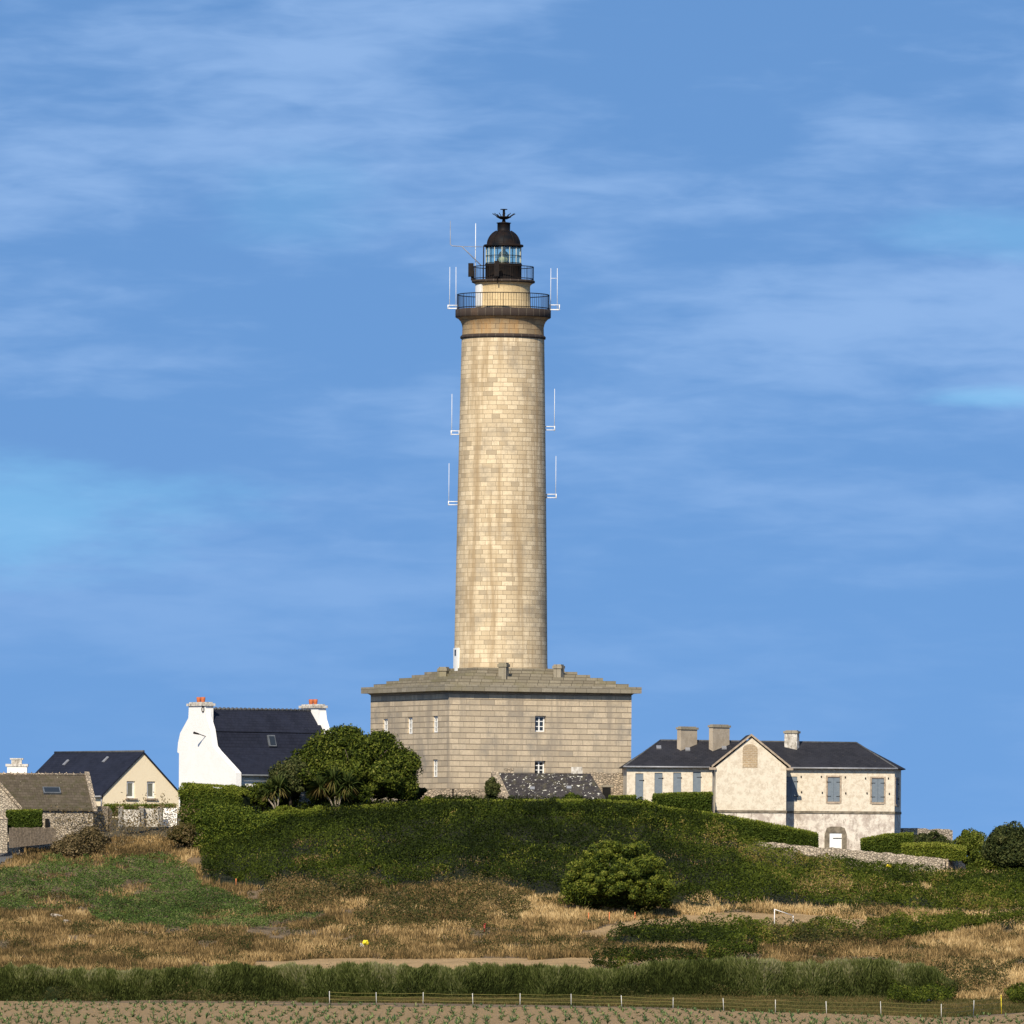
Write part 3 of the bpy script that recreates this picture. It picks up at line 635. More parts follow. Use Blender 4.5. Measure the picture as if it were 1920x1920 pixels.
mb = MB().box(lxp(927, 500), lxp(936, 500), -2.45, -2.2, lz(519), lz(490)); mb.tube([(lxp(933, 500), -2.35, lz(531)), (lxp(933, 500), -2.35, lz(486.5))], .045, 6)
mb.build('equipment_box', M['iron'], LH)
def curved_door(name, r, a0, a1, z0, z1, m):
    mb = MB()
    for k in range(4):
        A = a0+(a1-a0)*k/4; B = a0+(a1-a0)*(k+1)/4
        p = [(r*math.sin(A), -r*math.cos(A)), (r*math.sin(B), -r*math.cos(B)), ((r-.2)*math.sin(B), -(r-.2)*math.cos(B)), ((r-.2)*math.sin(A), -(r-.2)*math.cos(A))]
        mb.prism(p, z0, z1)
    return mb.build(name, m, LH)
curved_door('door', 2.1, R(-77), R(-50), lz(574), lz(532), M['whitepaint'])
dd = curved_door('door', 3.56, R(-77), R(-62), lz(1260), lz(1213), M['whitepaint'])
mb = MB(); A = R(-68.5); q = Vector((3.57*math.sin(A), -3.57*math.cos(A))); tdir = Vector((math.cos(A), math.sin(A)))
mb.obox((q.x, q.y, lz(1222)), (tdir.x*.12, tdir.y*.12, 0), (0, 0, .22), (.02*math.sin(A), -.02*math.cos(A), 0)); mb.build('pane', M['pane'], dd)
# base building: a square seen over its near corner
half = 7.25; ang = R(-21.2)
def sq(h): return [(h*math.sqrt(2)*math.sin(ang+k*math.pi/2), -h*math.sqrt(2)*math.cos(ang+k*math.pi/2)) for k in range(4)]   # near, right, back, left
c0 = sq(half); zt_ = lz(1302)+0.18; zb_ = lz(1520)-0.3
mb = MB(); ww = 0.86
wz_ = lambda p: (CZ+(HY-p)/25.75)
hr = [(7.25-ww/2, 7.25+ww/2, wz_(1373), wz_(1343)), (7.25-ww/2, 7.25+ww/2, wz_(1453), wz_(1427))]
hl = [(14.5-2.45-ww/2, 14.5-2.45+ww/2, wz_(1376), wz_(1345)), (14.5-7.1-ww/2, 14.5-7.1+ww/2, wz_(1377), wz_(1346)), (14.5-11.7-ww/2, 14.5-11.7+ww/2, wz_(1378), wz_(1347)),
      (14.5-2.45-ww/2, 14.5-2.45+ww/2, wz_(1459), wz_(1426))]
mb.wall(c0[0], c0[1], zb_, zt_, hr, 0.42); mb.wall(c0[3], c0[0], zb_, zt_, hl, 0.2); mb.wall(c0[1], c0[2], zb_, zt_); mb.wall(c0[2], c0[3], zb_, zt_)
mb.build('base_wall', M['base'], LH)
dr = Vector(c0[1])-Vector(c0[0]); dl = Vector(c0[0])-Vector(c0[3])
for h in hr: window(LH, c0[0], dr, h[0]+.02, h[1]-.02, h[2]+.02, h[3]-.02, 0.30, 2, 3, 0.085)
for h in hl: window(LH, c0[3], dl, h[0]+.02, h[1]-.02, h[2]+.02, h[3]-.02, 0.15, 2, 3, 0.085)
mb = MB()
for h0, h1, z0, z1 in ((half+.003, half+0.16, zt_-0.13, zt_),):
    mb.prism(sq(h0), z0, z1, sq(h1))
mb.build('cornice_moulding', M['cornice'], LH)
MB().prism(sq(half+0.55), zt_+.002, zt_+0.46).build('cornice', M['cornice'], LH)
mb = MB(); z = zt_+0.462; hh = half+0.55
tops = []
for k in range(6):
    hh -= 0.71; mb.prism(sq(hh), z, z+0.222); z += 0.224; tops.append((hh, z))
mb.build('stepped_roof', M['steps'], LH)
ztop = z
def stub(x, y, z0, z1, w=0.29):
    mb = MB(); e1 = Vector((math.cos(ang), math.sin(ang))); e2 = Vector((-e1.y, e1.x))
    def ob(h, za, zc): mb.obox((x, y, (za+zc)/2), (e1.x*h, e1.y*h, 0), (e2.x*h, e2.y*h, 0), (0, 0, (zc-za)/2))
    ob(w, z0, z1-0.3); ob(w*1.25, z1-0.297, z1-0.1); ob(w*1.0, z1-0.097, z1); mb.build('roof_pillar', M['cornice'], LH)
stub(lxp(944.5, 1250), -5.9, lz(1280), lz(1243)); stub(lxp(1047, 1250), -3.6, lz(1282), lz(1244)); stub(lxp(833, 1250), -3.3, lz(1275), lz(1250))
# ------------------------------------------------------------------ rubble wall, shed
def stone_wall(name, label, pts, th, m, cat='wall', jag=0.06, group=None):
    """pts: (px, pytop, pybot, Y)"""
    q = [(wx(a, b, y), y, wz(a, b, y), wz(a, c, y)) for a, b, c, y in pts]
    x0, y0 = q[0][0], q[0][1]; T = thing(name, label, cat, (x0, y0, min(p[3] for p in q)), 0, group); mb = MB(); rr = random.Random(5)
    P_ = []
    for i in range(len(q)-1):
        a, b = q[i], q[i+1]; n = max(1, int(math.hypot(b[0]-a[0], b[1]-a[1])/0.35))
        for k in range(n): t_ = k/n; P_.append([a[j]+(b[j]-a[j])*t_ for j in range(4)])
    P_.append(list(q[-1]))
    for p in P_: p[2] += rr.uniform(-jag, jag)
    for i in range(len(P_)-1):
        a, b = P_[i], P_[i+1]; d = Vector((b[0]-a[0], b[1]-a[1])).normalized(); n = Vector((d.y, -d.x))*th/2
        f0, f1 = (a[0]-x0+n.x, a[1]-y0+n.y), (b[0]-x0+n.x, b[1]-y0+n.y); r0, r1 = (a[0]-x0-n.x, a[1]-y0-n.y), (b[0]-x0-n.x, b[1]-y0-n.y)
        mb.face([(*f0, a[3]), (*f1, b[3]), (*f1, b[2]), (*f0, a[2])]); mb.face([(*r1, b[3]), (*r0, a[3]), (*r0, a[2]), (*r1, b[2])])
        mb.face([(*f0, a[2]), (*f1, b[2]), (*r1, b[2]), (*r0, a[2])])
        if i == 0: mb.face([(*r0, a[3]), (*f0, a[3]), (*f0, a[2]), (*r0, a[2])])
        if i == len(P_)-2: mb.face([(*f1, b[3]), (*r1, b[3]), (*r1, b[2]), (*f1, b[2])])
    mb.build('stonework', M[m], T); return T
stone_wall('rubble_wall', 'low rubble wall along the foot of the lighthouse base, left of the shed', [(770,1480,1520,709.2), (850,1480,1520,708.2), (936,1481,1520,708.6)], 0.5, 'rubble')
stone_wall('rubble_wall', 'taller rubble wall between the shed and the shuttered keepers house', [(1085,1450,1520,711), (1150,1449,1520,711.2), (1188,1452,1520,711.4)], 0.5, 'rubble')
SY = 704.5
sh = thing('shed', 'low stone shed with lichen spotted slate roof in front of the lighthouse base', 'shed', P(955, 1520, SY))
sx0 = sh.location.x
def SX(px, py, Y): return wx(px, py, Y)-sx0
# roof: back edge high at py 1449, front eave at py 1501
zr, ze = wz(1030, 1450, SY+2.4), wz(1030, 1500, SY); zbs = wz(1030, 1525, SY)
rl0, rr0 = SX(958, 1500, SY), SX(1138, 1502, SY); rl1, rr1 = SX(934, 1449, SY+2.4), SX(1107, 1450, SY+2.4)
mb = MB().extr([(rl0, -0.15, ze), (rr0, -0.15, ze), (rr1, 2.4, zr), (rl1, 2.4, zr)], (0, 0.02, -0.09)); mb.build('roof', M['slatelichen'], sh)
mb = MB(); mb.face([(rl0+.12, 0, zbs), (rr0-.1, 0, zbs), (rr0-.1, 0, ze-.06), (rl0+.12, 0, ze-.06)])
mb.face([(rl1+.1, 2.4, zbs), (rl0+.1, 0, zbs), (rl0+.1, 0, ze-.06), (rl1+.1, 2.4, zr-.11)]); mb.face([(rr0-.1, 0, zbs), (rr1-.1, 2.4, zbs), (rr1-.1, 2.4, zr-.11), (rr0-.1, 0, ze-.06)])
mb.face([(rr1-.1, 2.4, zbs), (rl1+.1, 2.4, zbs), (rl1+.1, 2.4, zr-.1), (rr1-.1, 2.4, zr-.1)])
mb.build('wall', M['rubble'], sh)
# raking stone gable at its left
g0 = (rl0-.02, -0.05); g1 = (rl1-.02, 2.4)
mb = MB().extr([(g0[0], g0[1], zbs), (g1[0], g1[1], zbs), (g1[0], g1[1], zr+.12), (g0[0], g0[1], ze+.08)], (-0.5, 0.1, 0)); mb.build('gable_wall', M['rubble'], sh)
def sky_l(px, py, w, h, par, f0=(rl0, -0.15, ze), f1=(rl1, 2.4, zr)):
    t_ = (1500-py)/51.0; y = -0.15+2.55*t_; z = ze+(zr-ze)*t_; x = SX(px, py, SY+y)
    n = Vector((0, -(zr-ze), 2.55)).normalized(); up = Vector((0, 2.55, zr-ze)).normalized(); c = Vector((x, y, z))+n*0.05
    MB().obox(c, (w/2, 0, 0), up*h/2, n*0.05).build('roof_vent', M['zinc'], par)
sky_l(998, 1479, .35, .3, sh); sky_l(1067, 1477, .35, .3, sh)
MB().box(SX(945,1445,708), SX(963,1445,708), 2.45, 3.3, zr-.6, wz(950,1440,SY+2.6)).build('chimney', M['rubble'], sh)
MB().box(SX(1071,1445,708), SX(1092,1445,708), 2.45, 3.3, zr-.6, wz(1080,1438,SY+2.6)).build('chimney', M['oldwhite'], sh)
lt = thing('doorway', 'dark doorway with stone lintel at the right end of the shed', 'doorway', P(1134, 1520, 708))
MB().box(-0.18, 0.42, -0.25, 0.3, wz(1134, 1520, 708), wz(1134, 1476, 708)).build('door', M['dark'], lt)
MB().box(-0.3, 0.6, -0.3, 0.3, wz(1134, 1475.8, 708), wz(1134, 1472, 708)).build('lintel', M['cornice'], lt)

# ------------------------------------------------------------------ KEEPERS' HOUSE (right)
YK = 705.0; SK = F/YK; rk = R(2.0)
kx, ky, kz = wx(1175, 1500, YK), YK, wz(1500, 1640, YK)
KH = thing('keepers_house', 'long weathered cream house with dark slate roof, projecting gable and closed grey shutters', 'house', (kx, ky, kz), rk)
def ku(px): return (px-1175)/SK/math.cos(rk)
def kzz(px, py): return wz(px, py, YK)
zE = kzz(1440, 1438.5); zEL = zE; zG = kzz(1500, 1640)
D = 7.6; uW0, uW1, uE = ku(1338), ku(1470), ku(1678); PR = 2.6      # wing from uW0 to uW1 projects by PR
ze2 = uE+0.62   # canted end
left_sh = [(1191, 1206, 1450, 1516), (1227, 1242, 1449, 1500), (1262, 1277, 1448.5, 1498), (1299, 1314, 1447, 1498)]
right_sh = [(1471.5, 1495, 1456, 1503), (1552, 1575, 1457, 1503), (1635, 1658, 1459, 1504)]
def hol(a, b, t_, bt): return (ku(a), ku(b), kzz((a+b)/2, bt), kzz((a+b)/2, t_))
mb = MB(); wl = [hol(*h) for h in left_sh]; mb.wall((0, 0), (uW0, 0), zG, zE, wl, 0.14)
mb.wall((0, D), (0, 0), zG, zE); mb.wall((ze2, D), (0, D), zG, zE)
zB = kzz(1500, 1522)
wr = [hol(*h) for h in right_sh]; wr2 = [(a-uW1, b-uW1, c, d) for a, b, c, d in wr]
mb.wall((uW1, 0), (uE, 0), zB, zE, [(max(a, 0.03), b, c, d) for a, b, c, d in wr2], 0.12)
e0 = Vector((uE, 0)); e1 = Vector((ze2, 2.2)); eh = [(0.35, 1.45, kzz(1685, 1508), kzz(1685, 1460))]
mb.wall(e0, e1, zB, zE, eh, 0.12); mb.wall(e1, (ze2, D), zB, zE)
# gable wing, upper storey
zP = kzz(1404, 1383); um = (uW0+uW1)/2
mb.wall((uW0, 0), (uW0, -PR), zG, zE); mb.wall((uW1, -PR), (uW1, 0), zB, zE)
mb.face([(uW0, -PR, zB), (uW1, -PR, zB), (uW1, -PR, zE), (um, -PR, zP), (uW0, -PR, zE)])
mb.build('wall', M['keeper'], KH)
mb = MB(); dh = (ku(1556)-uW1, ku(1579.5)-uW1, kzz(1567, 1590), kzz(1567, 1561.5))
mb.wall((uW0, -PR+.004), (uW1, -PR+.004), zG, zB); mb.wall((uW1, -PR), (uW1, 0), zG, zB); mb.wall((uW1, 0), (uE, 0), zG, zB, [dh], 0.15); mb.wall(e0, e1, zG, zB); mb.wall(e1, (ze2, D), zG, zB)
mb.build('lower_wall', M['keeperlow'], KH)
# band course
mb = MB(); bh = 0.11
mb.box(uW0-.04, uW1+.05, -PR-.06, -PR+.02, zB-bh, zB+bh*.6); mb.box(uW1+.003, uW1+.06, -PR+.021, -.061, zB-bh, zB+bh*.6); mb.box(uW1+.003, uE+.02, -.06, .02, zB-bh, zB+bh*.6)
mb.extr([(uE+.03, -.05, zB-bh), (ze2+.05, 2.2, zB-bh), (ze2+.05, 2.2, zB+bh*.6), (uE+.03, -.05, zB+bh*.6)], (-.06, .03, 0))
mb.build('string_course', M['band'], KH)
def shutter(u0, u1, z0, z1, a, d, dep, parent=KH, trim=True):
    a = Vector(a); d = Vector(d).normalized(); n = Vector((d.y, -d.x)); mb = MB(); um_ = (u0+u1)/2
    def ob(mb, ua, ub, za, zb_, k0, k1):
        c = a+d*((ua+ub)/2)+n*((k0+k1)/2); mb.obox((c.x, c.y, (za+zb_)/2), (d.x*(ub-ua)/2, d.y*(ub-ua)/2, 0), (0, 0, (zb_-za)/2), (n.x*(k1-k0)/2, n.y*(k1-k0)/2, 0))
    leafs = [(u0+.01, um_-.006), (um_+.006, u1-.01)] if u1-u0 > .7 else [(u0+.01, u1-.01)]
    for q in leafs: ob(mb, q[0], q[1], z0+.01, z1-.01, -dep+.0, -dep+.05)
    s_ = mb.build('shutter', M['shutter'], parent)
    for z in (z0+(z1-z0)*.22, z0+(z1-z0)*.80):
        for ua, ub, uq in (((u0-.05, u0+.25, u0-.02), (u1-.25, u1+.05, u1+.02)) if u1-u0 > .7 else ((u1-.3, u1+.05, u1+.02),)):
            h = MB(); ob(h, ua, ub, z-.016, z+.016, -dep+.052, -dep+.075); h.build('hinge', M['iron'], s_)
            h = MB(); ob(h, uq-.035, uq+.035, z-.045, z+.045, -dep+.076, max(-dep+.1, .03)); h.build('hinge_pin', M['iron'], s_)
    if trim:
        tr = MB(); w = .12
        ob(tr, u0-w, u0-.002, z0-w, z1+w, -.01, .03); ob(tr, u1+.002, u1+w, z0-w, z1+w, -.01, .03); ob(tr, u0, u1, z1+.002, z1+w, -.01, .03); ob(tr, u0, u1, z0-w*1.2, z0-.002, -.01, .06)
        tr.build('window_surround', M['trimstone'], parent)
for h in wl: shutter(*h, (0, 0), (1, 0), .12, trim=False)
for i, h in enumerate(wr2): shutter(max(h[0], 0.04), h[1], h[2], h[3], (uW1, 0), (1, 0), .10, trim=(i > 0))
shutter(*eh[0], e0, e1-e0, .10)
mb = MB()
for px, py in ((1502,1456),(1503,1485),(1540,1456),(1542,1486),(1585,1457),(1586,1487),(1623,1459),(1626,1487),(1666,1459),(1668,1488)): 
    MB().obox((ku(px), -.03, kzz(px, py)), (.04, 0, 0), (0, .04, 0), (0, 0, .06)).build('shutter_catch', M['iron'], KH)
# white cellar door and its stone arch
dm = MB(); uA, uB = uW1+dh[0], uW1+dh[1]; dm.box(uA+.01, uB-.01, .05, .12, dh[2]+.01, dh[3]-.01); dr_ = dm.build('door', M['whitepaint'], KH)
MB().box(uA+.25, uB-.02, .03, .048, dh[3]-.42, dh[3]-.36).build('hinge', M['iron'], dr_)
ar = MB(); pts = []; zc = dh[3]-.1; uc = (uA+uB)/2; ro = .80; ri = (uB-uA)/2+.003
outer = [(uc-ro, zG+.3), (uc-ro, zc), (uc-ro*.8, zc+.45), (uc-.35, zc+.55), (uc+.35, zc+.55), (uc+ro*.8, zc+.45), (uc+ro, zc), (uc+ro, zG+.3)]
inner = [(uc-ri, zG+.3), (uc-ri, dh[3]+.003), (uc-ri*.6, dh[3]+.003), (uc-.1, dh[3]+.003), (uc+.1, dh[3]+.003), (uc+ri*.6, dh[3]+.003), (uc+ri, dh[3]+.003), (uc+ri, zG+.3)]
for i in range(7): ar.extr([(outer[i][0], -.03, outer[i][1]), (inner[i][0], -.03, inner[i][1]), (inner[i+1][0], -.03, inner[i+1][1]), (outer[i+1][0], -.03, outer[i+1][1])], (0, .04, 0))
ar.build('door_surround', M['band'], KH)
# bricked-up arched window in the gable
bw_ = MB(); u0, u1 = ku(1388), ku(1416); zb0, zb1 = kzz(1402, 1440), kzz(1402, 1406); pp = [(u0, -PR-.03, zb0), (u1, -PR-.03, zb0), (u1, -PR-.03, zb1)]
for k in range(1, 8): a_ = math.pi*k/8; pp.append(((u0+u1)/2+(u1-u0)/2*math.cos(a_), -PR-.03, zb1+.38*math.sin(a_)))
pp.append((u0, -PR-.03, zb1)); bw_.extr(pp, (0, .04, 0)); bw_.build('bricked_window', M['brick'], KH)
# roof
OH = .32; rz0 = zE-.02; zRL = kzz(1240, 1386.5); zRR = kzz(1610, 1391); yR = D/2
uRL = ku(1240)+.1; uRR = ku(1610)+.1
eL, eR_ = -OH+.1, uE+.25
A_ = (eL, -OH, rz0); B_ = (uE+OH*.5, -OH, rz0); C_ = (ze2+OH, 2.2, rz0); D_ = (ze2+OH, D+OH, rz0); E_ = (eL, D+OH, rz0)
RL = (uRL, yR, zRL); RR_ = (uRR, yR, zRR)
mb = MB(); mb.face([A_, B_, RR_, RL]); mb.face([B_, C_, RR_]); mb.face([C_, D_, RR_]); mb.face([D_, E_, RL, RR_]); mb.face([E_, A_, RL])
mb.face([tuple(Vector(p)-Vector((0, 0, .06))) for p in (E_, D_, C_, B_, A_)])
for a_, b_ in ((A_, B_), (B_, C_), (C_, D_), (D_, E_), (E_, A_)): mb.face([tuple(Vector(a_)-Vector((0,0,.06))), tuple(Vector(b_)-Vector((0,0,.06))), b_, a_])
rf = mb.build('roof', M['slateblk'], KH)
mb = MB(); gt = .12
zPk = zP+.12; go_ = -PR-.18
def wingroof(sgn):
    ue = uW0-.28 if sgn < 0 else uW1+.28
    zend = zE-.03; f = [(ue, go_, zend), (um, go_, zPk), (um, yR+.2, zPk), (ue, yR*.2, zend)]
    mb.extr(f if sgn > 0 else list(reversed(f)), (0, 0, .09))
wingroof(-1); wingroof(1); mb.build('gable_roof', M['slateblk'], KH)
mb = MB()
for sgn in (-1, 1):
    ue = uW0-.30 if sgn < 0 else uW1+.30
    a_ = Vector((ue, go_-.03, zE-.09)); b_ = Vector((um, go_-.03, zPk-.04)); up = Vector((0, 0, .16))
    mb.extr([a_, b_, b_+up, a_+up], (0, .1, 0))
    mb.box(ue-.18 if sgn < 0 else uW1-.02, uW0+.02 if sgn < 0 else ue+.18, go_-.02, go_+.2, zE-.24, zE-.07)
mb.build('verge', M['trimstone'], KH)
MB().tube([(eL-.05, -OH-.05, rz0-.02), (uW0-.3, -OH-.05, rz0-.02)], .065, 8).build('gutter', M['zinc'], KH); mb = MB(); mb.tube([(uW1+.3, -OH-.05, rz0-.02), (uE+.2, -OH-.05, rz0-.02)], .065, 8); mb.build('gutter', M['zinc'], KH)
MB().tube([(ku(1332), -.35, zE-.05), (ku(1337), -.12, zE-.35), (ku(1337), -.12, kzz(1337, 1545))], .06, 8).build('drainpipe', M['zinc'], KH)
mb = MB(); mb.tube([RL, RR_], .08, 6); mb.tube([A_, RL], .06, 6); mb.tube([B_, RR_], .06, 6); mb.build('ridge', M['ridge'], rf)
def kchim(pa, pb, pt, pbt, y, dpt, rot, m='chimney'):
    uc_ = ku((pa+pb)/2)+y*.035; wpx = (pb-pa)/SK; a_ = R(rot); u = Vector((math.cos(a_), math.sin(a_), 0)); v = Vector((-math.sin(a_), math.cos(a_), 0))
    w = (wpx-dpt*abs(math.sin(a_)))/math.cos(a_); z1 = kzz((pa+pb)/2, pt); z0 = kzz((pa+pb)/2, pbt)-1.2
    mb = MB().obox((uc_, y, (z0+z1-.22)/2), u*(w/2-.07), v*(dpt/2-.07), (0, 0, (z1-.22-z0)/2)); c_ = mb.build('chimney', M[m], rf)
    q = MB().obox((uc_, y, z1-.14), u*(w/2), v*(dpt/2), (0, 0, .078)); q.build('chimney_cap', M['cornice'], c_)
    MB().obox((uc_, y, z1-.03), u*(w/2-.12), v*(dpt/2-.12), (0, 0, .03)).build('chimney_top', M['cornice'], c_)
kchim(1267, 1311, 1361, 1398, yR-.9, .55, 40); kchim(1327, 1372, 1357, 1395, yR-.9, .55, 40); kchim(1470, 1503, 1368, 1397, yR-.8, .6, -25, 'oldwhite')
sl_n = Vector((0, -(zRL-rz0), yR+OH)).normalized(); sl_u = Vector((0, yR+OH, zRL-rz0)).normalized()
for px, py in ((1238, 1401), (1292, 1405), (1361, 1402)):
    zz_ = kzz(px, py); t_ = (zz_-rz0)/(zRL-rz0); y = -OH+t_*(yR+OH)
    MB().obox(Vector((ku(px), y, zz_))+sl_n*.04, (.17, 0, 0), sl_u*.24, sl_n*.04).build('roof_vent', M['zinc'], rf)
# ------------------------------------------------------------------ WHITE HOUSE (left of lighthouse)
YW = 700.0; SW = F/YW; ex, ey = .57, -.8216; dx_, dy_ = .8216, .57
ax_, ay_ = wx(369, 1400, YW), YW
WH = thing('white_house', 'white rendered house with dark blue slate roof, wide gable and a chimney at each end', 'house', (ax_, ay_, wz(369, 1545, YW)))
def ws(px): return (px-369)/(SW*ex)         # metres along the gable
def wp(s, l, z): return (s*ex+l*dx_, s*ey+l*dy_, z)
def wzz(py, px=380): return wz(px, py, YW)
Ln = 10.3
gab = [(334.5,1560),(334,1412),(330.5,1410),(332,1392),(336,1374),(352,1346),(353,1324),(385,1324),(387.5,1345),(395,1368),(400,1399),(407,1408),(443,1446),(446,1450),(446,1560)]
mb = MB(); thk = .45
pl = [wp(ws(a), 0, wzz(b)) for a, b in gab]; mb.extr(pl, (dx_*thk, dy_*thk, 0))
mb.build('gable_wall', M['white'], WH)
gab2 = [(a+3 if a > 380 else a, b+2) for a, b in gab]
zfar = -.02
pl = [wp(ws(a), Ln-thk, wzz(b)) for a, b in gab]; mb = MB(); mb.extr(pl, (dx_*thk, dy_*thk, 0)); mb.build('gable_wall', M['white'], WH)
# roof slabs between the parapets
rp = [(371,1329),(385,1352),(393,1371),(398,1401),(406,1413),(440,1452)]; rb = [(371,1329),(352,1352),(337,1382),(334,1414)]
mb = MB()
def strip(pr):
    for i in range(len(pr)-1):
        a, b = pr[i], pr[i+1]; s0, z0, s1, z1 = ws(a[0]), wzz(a[1]), ws(b[0]), wzz(b[1])
        mb.face([wp(s1, thk+.003, z1), wp(s1, Ln-thk-.003, z1), wp(s0, Ln-thk-.003, z0), wp(s0, thk+.003, z0)] if b[0] > a[0] else [wp(s0, thk+.003, z0), wp(s0, Ln-thk-.003, z0), wp(s1, Ln-thk-.003, z1), wp(s1, thk+.003, z1)])
strip([(371,1329),(384,1352),(392.5,1371.5)]); strip([(393.5,1373),(399,1401),(408,1414),(442,1453)]); strip(rb)
rf2 = mb.build('roof', M['slate'], WH)
mb = MB(); mb.tube([wp(ws(371), thk, wzz(1328.5)), wp(ws(371), Ln-thk, wzz(1328.5))], .09, 6)
for k in range(26): l = thk+.3+k*(Ln-2*thk-.5)/25; mb.tube([wp(ws(371), l, wzz(1328.5)+.03), wp(ws(371), l+.1, wzz(1328.5)+.03)], .11, 6)
mb.build('ridge', M['ridge'], rf2)
mb = MB(); s_ = ws(440)-.25; mb.face([wp(s_, thk, wzz(1560)), wp(s_, Ln-thk, wzz(1560)), wp(s_, Ln-thk, wzz(1453)), wp(s_, thk, wzz(1453))]); mb.build('front_wall', M['white'], WH)
mb = MB(); mb.tube([wp(ws(443), thk+.01, wzz(1454)), wp(ws(443), Ln-thk-.01, wzz(1454))], .07, 6); mb.build('gutter', M['skyframe'], WH)
def wchim(l0):
    c = MB(); a, b = ws(352), ws(386)
    q = [wp(a-.12, l0-.1, 0)[:2], wp(b+.12, l0-.1, 0)[:2], wp(b+.12, l0+.75, 0)[:2], wp(a-.12, l0+.75, 0)[:2]]
    c.prism(q, wzz(1323.8), wzz(1319)); c.prism([( (x+0.0), y) for x, y in [wp(a+.05, l0+.03, 0)[:2], wp(b-.05, l0+.03, 0)[:2], wp(b-.05, l0+.62, 0)[:2], wp(a+.05, l0+.62, 0)[:2]]], wzz(1318.9), wzz(1316.5))
    cap = c.build('chimney_cap', M['oldwhite'], WH)
    body = MB().prism([wp(a+.02, l0+.01, 0)[:2], wp(b-.02, l0+.01, 0)[:2], wp(b-.02, l0+.66, 0)[:2], wp(a+.02, l0+.66, 0)[:2]], wzz(1360), wzz(1323.9)).build('chimney', M['white'], WH)
    for s_ in (-.25, .25):
        p = wp((a+b)/2+s_*1.1, l0+.32, 0); MB().lathe([(.13, wzz(1316.4)), (.16, wzz(1312)), (.17, wzz(1307)), (.12, wzz(1307)), (.1, wzz(1309)), (0, wzz(1309))], 14, (p[0], p[1])).build('chimney_pot', M['terracotta'], body)
wchim(0); wchim(Ln-.7)
def skyl(px, py, w, h):   # on the lower slope, at photo point
    z0 = wzz(py, px); t_ = (py-1373)/(1401-1373); s0 = ws(393.5+(399-393.5)*min(t_, 1)) ; 
    X = wx(px, py, YW+3)-ax_; l = (X-s0*ex)/dx_
    a = Vector(wp(ws(393.5), 0, wzz(1373))); b = Vector(wp(ws(399), 0, wzz(1401))); dn = (b-a).normalized(); nn = Vector((dx_, dy_, 0)).cross(dn); nn = -nn if nn.y > 0 else nn
    c = Vector(wp(s0, l, z0)); fr = MB().obox(c+nn*.05, Vector((dx_, dy_, 0))*w/2, dn*h/2, nn*.06).build('skylight', M['skyframe'], rf2)
    MB().obox(c+nn*.13, Vector((dx_, dy_, 0))*(w/2-.09), dn*(h/2-.1), nn*.012).build('pane', M['pane'], fr)
skyl(510, 1389, .62, .85)
lm = MB(); p0 = Vector(wp(ws(386), -.0, wzz(1381))); q1 = Vector(wp(ws(385), -.5, wzz(1377))); q2 = q1+Vector((-.38, -.2, .10))
lm.tube([p0, q1], .03, 6); lm.tube([q1, q2], [.05, .09], 8); lm.build('wall_lamp', M['iron'], WH)
rg = MB(); c_ = Vector(wp(ws(381.5), -.05, wzz(1330)))
rg.tube([c_+Vector((ex*.14*math.cos(a), ey*.14*math.cos(a), .2*math.sin(a))) for a in [2*math.pi*k/16 for k in range(17)]], .035, 5, False); rg.build('iron_ring', M['iron'], WH)
# ------------------------------------------------------------------ CREAM HOUSE
YC = 738.0; SCm = F/YC; e_ = Vector((.82, .572)); d_ = Vector((-.572, .82))
cx_, cy_ = wx(268, 1450, YC), YC
CH = thing('cream_house', 'modern cream gabled house with blue slate roof and two white framed windows', 'house', (cx_, cy_, wz(268, 1535, YC)))
def cs(px): return (px-268)/(SCm*.82)
def cp(s, l, z): v = e_*s+d_*l; return (v.x, v.y, z)
def czz(py, px=268): return wz(px, py, YC)
sL, sR = cs(196), cs(337); zEc = czz(1489)
holes = [(cs(238.5)-sL, cs(254)-sL, czz(1497), czz(1465)), (cs(275.5)-sL, cs(291)-sL, czz(1497), czz(1465))]
mb = MB(); a2 = cp(sL, 0, 0)[:2]; b2 = cp(sR, 0, 0)[:2]; mb.wall(a2, b2, czz(1540), czz(1462), [(h[0], h[1], h[2], min(h[3], czz(1462.01))) for h in holes], .22)
zH = czz(1462); apx = (0, czz(1412))
def sl_at(z, side):    # s on the raking line at height z
    t_ = (z-zEc)/(apx[1]-zEc); return (sL if side < 0 else sR)*(1-t_)
# trim upper triangle
mb = MB()
poly = [(sL, czz(1540)), (sR, czz(1540)), (sR, zEc), (0, apx[1]), (sL, zEc)]
